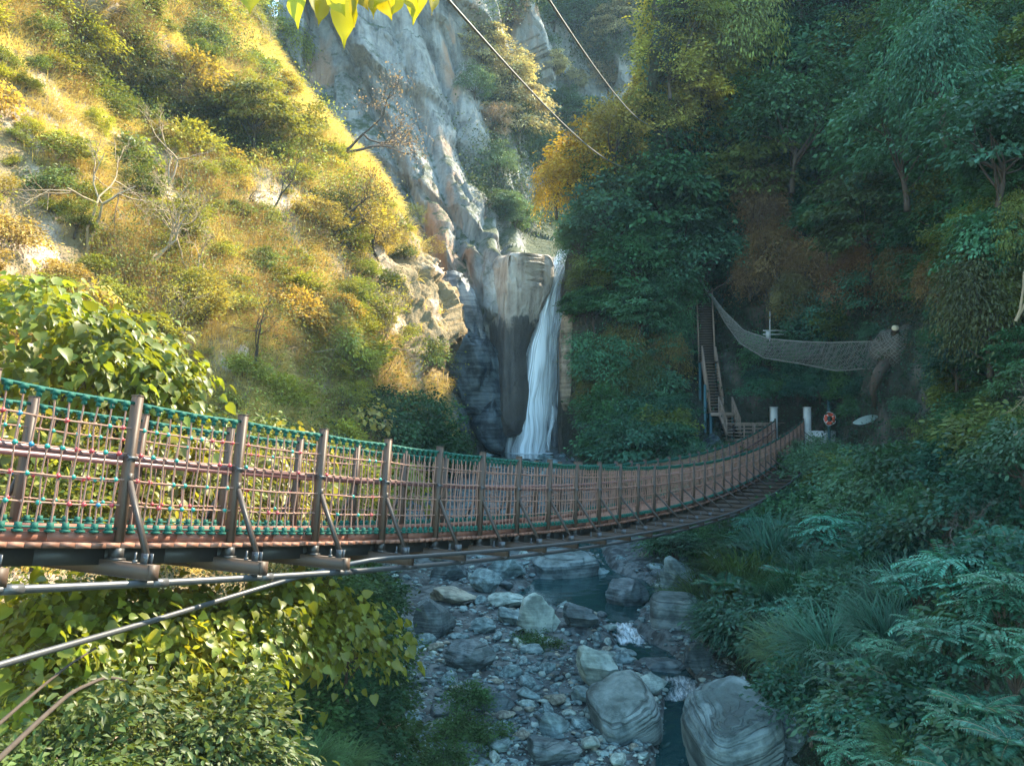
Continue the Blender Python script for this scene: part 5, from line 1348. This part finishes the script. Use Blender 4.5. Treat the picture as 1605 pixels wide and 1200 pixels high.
# pale rocks poking out of the dark slope
for k, (x, y, s_, lab) in enumerate(((1485, 312, .75, 'larger grey rock poking out of the dark right slope'), (1443, 350, .55, 'smaller grey rock below the larger one on the dark right slope'))):
    q, nn = SH_R.at(x, y); V, F = blob(60+k, 4, .25, 1.2, (1.1, .8, .6), facet=.8)
    tag(obj('slope_rock', mesh_np('slope_rock', V*s_, [F], smooth=False), M_rock[1], loc=q+nn*.8), lab, 'rock')
# near thicket, lower right
sh = (.020, .070, .050)
for k, (x, y, d, s_) in enumerate(((1165, 905, 26, 1.4), (1130, 870, 29, 1.4), (1210, 850, 29, 1.4), (1180, 960, 22, 1.2), (1140, 985, 22.5, 1.1), (1250, 930, 21.5, 1.1), (1320, 930, 18, 1.0), (1300, 1000, 16.5, 1.0), (1390, 990, 14.5, .85), (1250, 1020, 18.5, 1.0), (1360, 870, 22, 1.1), (1420, 920, 17, .9), (1110, 930, 28, 1.2), (1330, 1060, 14, .8), (1450, 1060, 12, .6), (1420, 1180, 10.5, .5), (1225, 990, 20, 1.1), (1280, 880, 25, 1.2))):
    c = (.035, .105, .062) if k % 3 else (.075, .13, .05)
    if k % 5 in (1, 3) and x < 1340:
        px_plant(('glossy0', 'pinnate1', 'shrub1', 'glossy1')[k % 4], 'bank_bush', x, y, d, s_, (.038, .10, .058), 'leafy green bush among the arching grass of the right bank', 'bush', 'leafy bushes among the bank grass'); continue
    px_plant('grass%d' % (k % 2), 'grass_clump', x, y, d, s_*1.12, c, 'clump of long arching grass on the right bank above the striated boulders' if x < 1340 else 'clump of long arching grass in the lower right corner', 'grass', 'grass clumps above the striated boulders' if x < 1340 else 'grass clumps in the lower right corner', tilt=(0, random.uniform(-.5, -.2)))
for k, (x, y, d, s_, lab) in enumerate(((1135, 905, 25, 1.1, 'fern with a lone spread frond over the boulders on the right bank'), (1240, 890, 23, 1.0, 'fern half hidden in grass on the right bank'), (1420, 1060, 12, .7, 'fern in the lower right thicket above the bottom corner'), (1530, 1090, 10, .62, 'fern near the right edge at the bottom of the thicket'), (1340, 1150, 11.5, .65, 'fern at the bottom edge right of the huge striated boulder'), (1580, 830, 15, .8, 'fern at the right edge above the feathery bushes'), (1500, 1190, 9, .6, 'fern at the bottom edge near the right corner'), (1585, 1140, 8.8, .6, 'fern in the very bottom right corner'))):
    px_plant('fern%d' % (k % 2), 'fern', x, y, d, s_, (.042, .135, .085), lab, 'fern')
fb = [(1500, 905, 13.5, .95, 'largest feathery blue-green bush under the small bare shrub'), (1575, 935, 12, .85, 'feathery blue-green bush against the right edge'), (1440, 905, 15.5, .9, 'feathery blue-green bush left of the largest one in the right thicket'), (1385, 1030, 13, .6, 'small feathery bush in the dark middle of the lower right thicket'),
      (1310, 1130, 12, .55, 'feathery bush beside the huge striated boulder'), (1590, 1020, 10.5, .7, 'feathery bush at the right edge below the others'), (1290, 830, 25, 1.2, 'feathery bush on the bank under the pale bridge-end bush'), (1480, 1000, 12, .75, 'feathery bush in the middle right of the lower thicket'), (1180, 830, 31, 1.3, 'feathery bush under the far part of the bridge deck'), (1530, 1140, 9.6, .55, 'feathery bush left of the bottom right corner'), (1250, 960, 20.5, 1., 'feathery bush among the grass above the striated boulders'), (1360, 1190, 10.5, .55, 'feathery bush at the bottom edge of the lower right thicket')]
for k, (x, y, d, s_, lab) in enumerate(fb):
    px_plant('pinnate%d' % (k % 2), 'feathery_bush', x, y, d, s_, (.050, .190, .125) if k % 2 == 0 else (.045, .150, .085), lab, 'bush')
for k, (x, y, d, s_) in enumerate(((1545, 1000, 12.5, .9), (1420, 850, 22, 1.3), (1480, 820, 21, 1.2), (1560, 760, 20, 1.2), (1600, 700, 19, 1.1), (1500, 720, 26, 1.3), (1430, 730, 30, 1.5), (1270, 1080, 15, .8), (1550, 1180, 9.5, .7), (1460, 1120, 11, .8), (1385, 1110, 12, .8), (1600, 880, 13.5, .9), (1330, 830, 27, 1.3))):
    px_plant(('glossy0', 'shrub1', 'glossy1', 'shrub2')[k % 4], 'thicket_bush', x, y, d, s_*1.1, (.026, .080, .055) if k % 2 else (.042, .090, .045), 'dark leafy bush filling the lower right thicket' if y > 800 else 'dark leafy bush on the right slope above the feathery bushes', 'bush', 'dark bushes of the lower right thicket' if y > 800 else 'dark bushes above the feathery ones')

# ------------------------------------------------------------------ cliff vegetation
def wc(c, px, py): return inframe(px, py)*(c[..., 1] > 70)*(sst(700, 760, px)*sst(400, 330, py)*sst(72, 80, c[..., 1])*1.+.8*np.exp(-((px-650)/70)**2-((py-270)/90)**2))*sst(-.2, .15, fbm(c*.12, 3, 15))
p, n = SH_C.sample(5500, wc, 71)
o = obj('cliff_scrub', slope_leaves(p, n, 16, .0026*p[:, 1]+.02, 18, 1.2), M_leaf, color=(.06, .085, .04)); tag(o, 'grey-green scrub clinging to the high cliff', 'scrub', kind='stuff')
cl = [(760, 95, 1.5, 1), (800, 125, 1.9, 1), (845, 90, 1.4, 0), (775, 200, 1.3, 2), (815, 205, 2.0, 1), (830, 150, 1.5, 0), (900, 45, 1.7, 0), (940, 75, 1.7, 1), (965, 55, 1.6, 1), (870, 30, 1.5, 0), (985, 20, 1.7, 0), (800, 40, 1.3, 2), (870, 110, .9, 1), (850, 240, 1.4, 0), (780, 270, 1.1, 0), (905, 130, 1.0, 1), (820, 15, 1.5, 0), (930, 20, 1.5, 0), (745, 150, 1.1, 0), (955, 130, 1.5, 2), (910, 200, 1.6, 0), (880, 165, 1.3, 0), (805, 355, 1.1, 0), (830, 345, .9, 0), (790, 330, .8, 0)]
for k, (x, y, s_, ci) in enumerate(cl):
    q, nn = SH_C.at(x, y); c = ((.10, .15, .075), (.36, .30, .16), (.34, .24, .17))[ci]
    lab = ('grey-green tree clinging to the hazy cliff behind the overhead cables', 'pale sunlit tree clinging to the hazy cliff behind the overhead cables', 'pinkish dry tree clinging to the hazy cliff behind the overhead cables')[ci]
    if y > 320: lab = 'small green bush on the ledge above the pale rock slab beside the waterfall'
    s_ *= .62; plant(('layer0', 'fine0', 'layer2', 'fine2')[k % 4], 'cliff_tree', q-np.array([0, .5, 1.6*s_]), s_*1.25, c, lab, 'tree' if y < 320 else 'bush', lab+'s' if False else lab)
# ------------------------------------------------------------------ hanging leaves close to the lens
th = empty('leafy_branch', P(560, -60, 2.35)); tag(th, 'branch of large backlit yellow-green pointed leaves hanging in from the top edge', 'branch')
TR = Matrix.Translation(-th.location)
m = MB(); m.tube(smooth_path([P(330, -90, 2.5), P(470, -48, 2.4), P(600, -40, 2.35), P(740, -75, 2.3)], 20, 2), .006, 6); o = obj('twig', m.mesh('twig', True), M_bark, th); o.matrix_parent_inverse = TR
LS = np.array([[0, 0], [.05, .14], [.16, .31], [.30, .43], [.46, .46], [.62, .38], [.76, .24], [.89, .09], [1.08, 0]])
for k, (x, y, L, wdt, rot, yaw) in enumerate(((388, -30, 58, 44, .1, .5), (470, -16, 66, 46, -.12, -.5), (488, -22, 54, 36, .22, .9), (505, -14, 62, 34, -.05, .8), (538, -14, 98, 50, .03, .3), (520, -20, 56, 40, .4, -.4), (562, -18, 66, 34, -.2, -.9), (578, -24, 58, 36, .2, .7), (600, -16, 54, 42, .25, -.3), (622, -18, 52, 36, -.15, .8), (640, -22, 50, 38, .3, -.7), (662, -20, 66, 46, -.3, -.4), (676, -24, 52, 34, .1, 1.), (694, -26, 36, 34, -.5, .3), (550, -30, 60, 40, .55, .2), (610, -32, 56, 40, -.5, .3))):
    d = 2.25+.12*((k*7) % 5)/5; sc = d/FPX; L *= .86; wdt *= .82
    c0 = P(x, y, d); V = []; F = []
    axis = np.array([math.sin(rot), 0, -math.cos(rot)]); sd = np.array([math.cos(rot)*math.cos(yaw), math.sin(yaw), math.sin(rot)*math.cos(yaw)]); nr = np.cross(axis, sd)
    for (a, b) in LS:
        ctr = c0+axis*a*L*sc+nr*(-.10*a*a*L*sc)
        for s_ in (-1, -.5, 0, .5, 1): V.append(ctr+sd*s_*b*wdt*sc*1.15+nr*abs(s_)*b*wdt*sc*.28+nr*.02*L*sc*math.sin(a*9+s_*2))
    for r_ in range(len(LS)-1):
        for j in range(4): q = r_*5+j; F.append([q, q+1, q+6, q+5])
    o = obj('leaf', mesh_np('leaf', np.array(V), [np.array(F)], var=np.full(len(V), .35+.5*random.random()), smooth=True), M_big, th, (.23, .20, .006)); o.matrix_parent_inverse = TR
    m = MB(); m.tube([c0, c0+np.array([.004, .01, .02]), c0+np.array([.006, .02, .06])], .0018, 4); s2 = obj('stalk', m.mesh('stalk'), M_barkpale, o)
# ------------------------------------------------------------------ river stones
def chip(V, a=.14, f=2.0, sd=3): return V*(1+a*facets(V*f+sd*5.1, sd, 1.3)+a*.35*facets(V*f*2.7+sd, sd+9, 1.2))[:, None]
def on_bed(px, py):
    for d in np.arange(13, 72, .1):
        q = P(px, py, d)
        if q[2] < bed_z(np.array([q[0]]), np.array([q[1]]))[0]: return q
    return P(px, py, 40)
RPROTO = [blob(200+k, 3, .12, 1.1, (1, random.uniform(.65, .95), random.uniform(.42, .75)), ridge=.2, facet=1.) for k in range(14)]
RLOW = [blob(240+k, 2, .14, 1.1, (1, random.uniform(.65, .95), random.uniform(.42, .75)), ridge=.1, facet=1.) for k in range(14)]
RM = [mesh_np('boulder', V, [F], smooth=False) for V, F in RPROTO]
BIG = [blob(300+k, 5, .11, 1.0, (1, .85, .8), ridge=.2, facet=1.) for k in range(8)]
SLAB = [blob(330+k, 5, .07, 1.3, (1, .85, .8), ridge=.12, facet=.0, box=.5) for k in range(4)]
BIG = [(chip(V, .13, 1.6, k), F) for k, (V, F) in enumerate(BIG)]; SLAB = [(chip(V, .055, 1.5, k+20), F) for k, (V, F) in enumerate(SLAB)]
def boulder(px, py, wpx, hpx, mat, label, seed, rz=None, dy=0., tilt=(0, 0), zsq=None, strat=0):
    q = on_bed(px, py); sc = q[1]/FPX; hw = wpx*sc/2; hh = hpx*sc
    V, F = SLAB[seed % 4] if strat else BIG[seed % 8]; V = V.copy()
    a = seed*1.3 if rz is None else rz
    M3 = np.array([[math.cos(a), -math.sin(a), 0], [math.sin(a), math.cos(a), 0], [0, 0, 1]]); V = V@M3.T
    if strat:   # bedded rock: stepped ledges along tilted layers
        ax = unit(np.array([.30, .25, .92])); t_ = V@ax*strat; fr = t_-np.floor(t_)
        V = V*(1+.010*(sst(0, .75, fr)-.5)[:, None]+.02*_h(np.floor(t_).astype(np.int64), 0*np.floor(t_).astype(np.int64), 0*np.floor(t_).astype(np.int64), 5)[:, None])
    ext = V.max(0)-V.min(0); s = np.array([2*hw/ext[0], 2*hw*(1.35 if strat else .85)/ext[1], hh*(.85 if strat else 1.25)/ext[2]])
    V = V*s; me = mesh_np('boulder', V, [F], smooth=False)
    o = obj('boulder', me, mat, loc=q+np.array([0, hw*.75, -V[:, 2].min()-.22*hh])); o.rotation_euler = (tilt[0], tilt[1], 0)
    tag(o, label, 'boulder'); return (q[0], q[1]+hw*.75, hw)
G, PA, DK_, BR = M_rock
taken = []
for args in (
 (846, 996, 70, 60, PA, 'pale faceted boulder at the near edge of the pool, largest of the pale ones', 0), (680, 1005, 66, 62, DK_, 'dark tilted slab-like boulder at the left edge of the stones', 1), (918, 992, 58, 42, DK_, 'dark rounded boulder right of the pale faceted one', 2),
 (706, 950, 80, 24, BR, 'flat brownish boulder at the left of the stones', 3), (792, 909, 66, 38, G, 'grey boulder close under the bridge deck', 4), (885, 906, 110, 52, M_strat, 'large striated boulder just under the bridge beams', 5),
 (940, 914, 42, 24, G, 'small grey boulder at the far edge of the pool', 6), (988, 965, 70, 52, DK_, 'dark boulder right of the small white cascade', 7), (1062, 985, 82, 76, M_strat, 'mossy striated boulder against the right bank', 1), (1068, 930, 62, 54, G, 'grey boulder at the right end of the pool', 3),
 (946, 1082, 68, 62, PA, 'pale angular boulder in the middle of the near stones', 2), (948, 1040, 44, 18, PA, 'flat pale stone above the pale angular boulder', 4), (1020, 1034, 32, 20, PA, 'small pale stone beside the stream', 6), (1047, 1078, 84, 42, DK_, 'wet bluish dome-shaped boulder in the stream', 5),
 (735, 1060, 84, 46, DK_, 'dark low boulder left of the near stones', 7), (776, 1118, 64, 28, DK_, 'dark flat boulder near the bottom left stones', 0), (916, 1104, 44, 24, G, 'grey stone below the pale angular boulder', 3), (872, 1158, 50, 34, G, 'bluish grey stone near the bottom of the river', 1), (858, 1204, 90, 38, DK_, 'dark flat boulder at the bottom edge of the river', 6),
 (806, 985, 46, 30, G, 'grey stone left of the pale faceted boulder', 2), (798, 955, 60, 24, PA, 'pale flat stone behind the pale faceted boulder', 5), (760, 930, 50, 34, G, 'grey boulder at the left end of the pool', 7), (700, 912, 60, 34, DK_, 'dark boulder by the left bank under the bridge', 4),
 (1245, 1200, 70, 130, M_strat, 'narrow striated boulder half hidden by the thicket at the bottom', 4), (1100, 1052, 50, 40, DK_, 'dark wet boulder above the huge striated one', 0), (760, 995, 40, 26, G, 'small grey stone right of the dark tilted slab', 5)):
    taken.append(boulder(*args, strat=5 if args[4] is M_strat else 0))
taken.append(boulder(984, 1158, 112, 108, M_strat, 'large striated boulder with tilted layers left of the huge one', 3, rz=.3, strat=7, tilt=(.32, -.22)))
taken.append(boulder(1165, 1235, 146, 205, M_strat, 'huge striated boulder with tilted layers at the bottom of the river', 6, rz=.2, strat=8, tilt=(.30, -.12)))
rr = random.Random(17); n_ = 0; tk = list(taken)
rows = []
for k in range(9000):
    px, py = rr.uniform(615, 1250), 862+(1215-862)*rr.random()**.8
    q = on_bed_fast(px, py) if False else None
    rows.append((px, py))
dtab = {}
def dist_at(py):
    k = int(py/4)
    if k not in dtab: dtab[k] = on_bed(850, k*4+2)[1]
    return dtab[k]
for px, py in rows:
    if n_ >= 298: break
    d = dist_at(py); q = P(px, py, d); x, y = q[0], q[1]
    c = np.interp(y, CH[:, 0], CH[:, 1]); wd = np.interp(y, CH[:, 0], CH[:, 2])
    inch = abs(x-c)/wd
    if inch < 1.05 and rr.random() < .93: continue
    s = .13+.36*rr.random()**1.7; s *= (d/24)**.6
    if any((x-a)**2+((y-b))**2 < (s*.55+r*.75)**2 for a, b, r in tk): continue
    tk.append((x, y, s)); n_ += 1
    mi = rr.choices(range(4), (5, 2.2, 2.4, 1.2))[0]; z = bed_z(np.array([x]), np.array([y]))[0]
    key = (rr.randrange(14), mi)
    if key not in dtab:
        me = RM[key[0]].copy(); me.materials.append(M_rock[mi]); dtab[key] = me
    o = obj('river_stone', dtab[key], None, loc=(x, y, z+s*.16)); o.scale = (s, s*rr.uniform(.7, 1.1), s*rr.uniform(.7, 1.15)); o.rotation_euler = (rr.uniform(-.25, .25), rr.uniform(-.25, .25), rr.uniform(0, 6.3))
    cn = ('grey', 'pale', 'dark', 'brownish')[mi]; wh = 'near the bottom edge' if py > 1090 else ('in the middle of the stony riverbed' if py > 985 else 'around the pool under the bridge')
    lab = 'loose %s stone %s' % (cn, wh); tag(o, lab, 'stone', lab)
# upper course: stones between the bridge and the fall
for k in range(46):
    y = rr.uniform(54, 62.5); x = rr.uniform(-3.5, 5); s = .25+.55*rr.random()**2
    c = np.interp(y, CH[:, 0], CH[:, 1]); 
    if y > 60 and x < 2: continue
    z = bed_z(np.array([x]), np.array([y]))[0]
    key = (rr.randrange(14), 0 if rr.random() < .5 else 2)
    if key not in dtab: me = RM[key[0]].copy(); me.materials.append(M_rock[key[1]]); dtab[key] = me
    o = obj('river_stone', dtab[key], None, loc=(x, y, z+.2*s)); o.scale = (s*1.2, s, s*.8); o.rotation_euler = (rr.uniform(-.3, .3), rr.uniform(-.3, .3), rr.uniform(0, 6.3))
    tag(o, 'dark wet stone in the stream below the waterfall', 'stone', 'wet stones below the waterfall')
# the many smaller cobbles between them, past the three hundred largest
cv_, cf_, nb_ = [], [], 0; cr_ = np.random.default_rng(31)
for k in range(2600):
    px, py = cr_.uniform(600, 1260), 865+350*cr_.random()**.75
    d = dist_at(py)+cr_.uniform(-.4, .4); x = (px-802.5)/FPX*d
    c = np.interp(d, CH[:, 0], CH[:, 1]); wd = np.interp(d, CH[:, 0], CH[:, 2])
    if abs(x-c) < wd*1.05 and cr_.random() < .9: continue
    s = (.055+.11*cr_.random()**1.6)*(d/22)**.6
    V, F = RLOW[int(cr_.integers(0, 14))]; a = cr_.random()*6.28; M3 = np.array([[math.cos(a), -math.sin(a), 0], [math.sin(a), math.cos(a), 0], [0, 0, 1]])
    cv_.append((V*np.array([1, cr_.uniform(.7, 1.1), cr_.uniform(.7, 1.2)]))@M3.T*s+np.array([x, d, bed_z(np.array([x]), np.array([d]))[0]+.2*s])); cf_.append(F+nb_); nb_ += len(V)
mi_ = np.concatenate([np.full(len(f), q) for f, q in zip(cf_, cr_.choice(4, len(cf_), p=[.5, .16, .24, .1]))])
o = obj('cobbles', mesh_np('cobbles', np.concatenate(cv_), [np.concatenate(cf_)], matidx=mi_), M_rock); tag(o, 'smaller grey cobbles packed between the river stones', 'cobbles', kind='stuff')
# pebbles: one mass of gravel
pn_ = 5200; rg_ = np.random.default_rng(12)
px_, py_ = rg_.uniform(600, 1260, pn_), 870+345*rg_.random(pn_)**.7
d_ = np.array([dist_at(v) for v in py_])+rg_.uniform(-.4, .4, pn_)
x_ = (px_-802.5)/FPX*d_; z_ = bed_z(x_, d_)
Vb = np.array([[1, 0, 0], [.5, .87, .1], [-.5, .8, -.1], [-1, 0, .1], [-.45, -.87, 0], [.5, -.8, .1], [.1, .1, .62], [-.2, .2, -.5]]); Fb = np.array([[q, (q+1) % 6, 6] for q in range(6)]+[[(q+1) % 6, q, 7] for q in range(6)])
s_ = (.025+.075*rg_.random(pn_)**2)*(d_/20)**.6; a_ = rg_.random(pn_)*6.28
Vp = Vb[None]*(s_[:, None, None]*rg_.uniform(.6, 1.2, (pn_, 1, 3)))*np.array([1, .85, .7])+rg_.normal(size=(pn_, 8, 3))*s_[:, None, None]*.12
ca, sa = np.cos(a_)[:, None], np.sin(a_)[:, None]
Vp = np.stack([Vp[..., 0]*ca-Vp[..., 1]*sa, Vp[..., 0]*sa+Vp[..., 1]*ca, Vp[..., 2]], -1)+np.stack([x_, d_, z_+.01], -1)[:, None]
o = obj('gravel', mesh_np('gravel', Vp.reshape(-1, 3), [(Fb[None]+(np.arange(pn_)*8)[:, None, None]).reshape(-1, 3)]), M_rock[0]); tag(o, 'small grey pebbles between the river stones', 'gravel', kind='stuff')

# ------------------------------------------------------------------ air, light, camera
SUN_AZ, SUN_EL = R(52), R(44)
sdir = Vector((math.sin(SUN_AZ)*math.cos(SUN_EL), math.cos(SUN_AZ)*math.cos(SUN_EL), math.sin(SUN_EL)))
HAZE = True
if HAZE:
    m = bpy.data.materials.new('gorge_haze'); m.use_nodes = True; nt = m.node_tree; nt.nodes.clear(); t = NT(nt)
    v = t.n('ShaderNodeVolumePrincipled', inp={'Color': (.55, .80, 1., 1), 'Density': .0003, 'Anisotropy': .1})
    o_ = t.n('ShaderNodeOutputMaterial'); nt.links.new(v.outputs[0], o_.inputs['Volume'])
    mb = MB(); mb.box([0, 108, 27], XA*135, YA*150, ZA*39); hz = obj('haze', mb.mesh('haze'), m); tag(hz, kind='stuff')
W = bpy.data.worlds.new('World'); S.world = W; W.use_nodes = True; nt = W.node_tree
bg = nt.nodes['Background']; sk = nt.nodes.new('ShaderNodeTexSky'); sk.sky_type = 'NISHITA'; sk.sun_disc = False
sk.sun_elevation = SUN_EL; sk.sun_rotation = SUN_AZ; sk.ozone_density = 1.0
hs = nt.nodes.new('ShaderNodeMix'); hs.data_type = 'RGBA'; hs.blend_type = 'MULTIPLY'; hs.inputs[0].default_value = 1.; hs.inputs[7].default_value = (.78, 1.0, .92, 1)
nt.links.new(sk.outputs[0], hs.inputs[6]); nt.links.new(hs.outputs[2], bg.inputs[0]); bg.inputs[1].default_value = .15
ld = bpy.data.lights.new('Sun', 'SUN'); ld.energy = 2.5; ld.angle = R(.5); ld.color = (1., .89, .67)
lo = bpy.data.objects.new('Sun', ld); COL.objects.link(lo); lo.rotation_euler = (-sdir).to_track_quat('-Z', 'Y').to_euler(); lo.location = (30, 30, 60)
cd = bpy.data.cameras.new('Camera'); cam = bpy.data.objects.new('Camera', cd); COL.objects.link(cam)
cd.sensor_width = 36; cd.lens = FPX/1605*36; cd.clip_start = .05; cd.clip_end = 2000
cam.rotation_euler = (PI/2+PITCH, 0, 0); S.camera = cam
S.view_settings.view_transform = 'Standard'; S.view_settings.look = 'None'; S.view_settings.exposure = 2.95; S.view_settings.gamma = 1
S.cycles.use_denoising = True
S.cycles.max_bounces = 6; S.cycles.transparent_max_bounces = 12; S.cycles.volume_bounces = 1; S.cycles.transmission_bounces = 4
S.cycles.diffuse_bounces = 3; S.cycles.glossy_bounces = 2
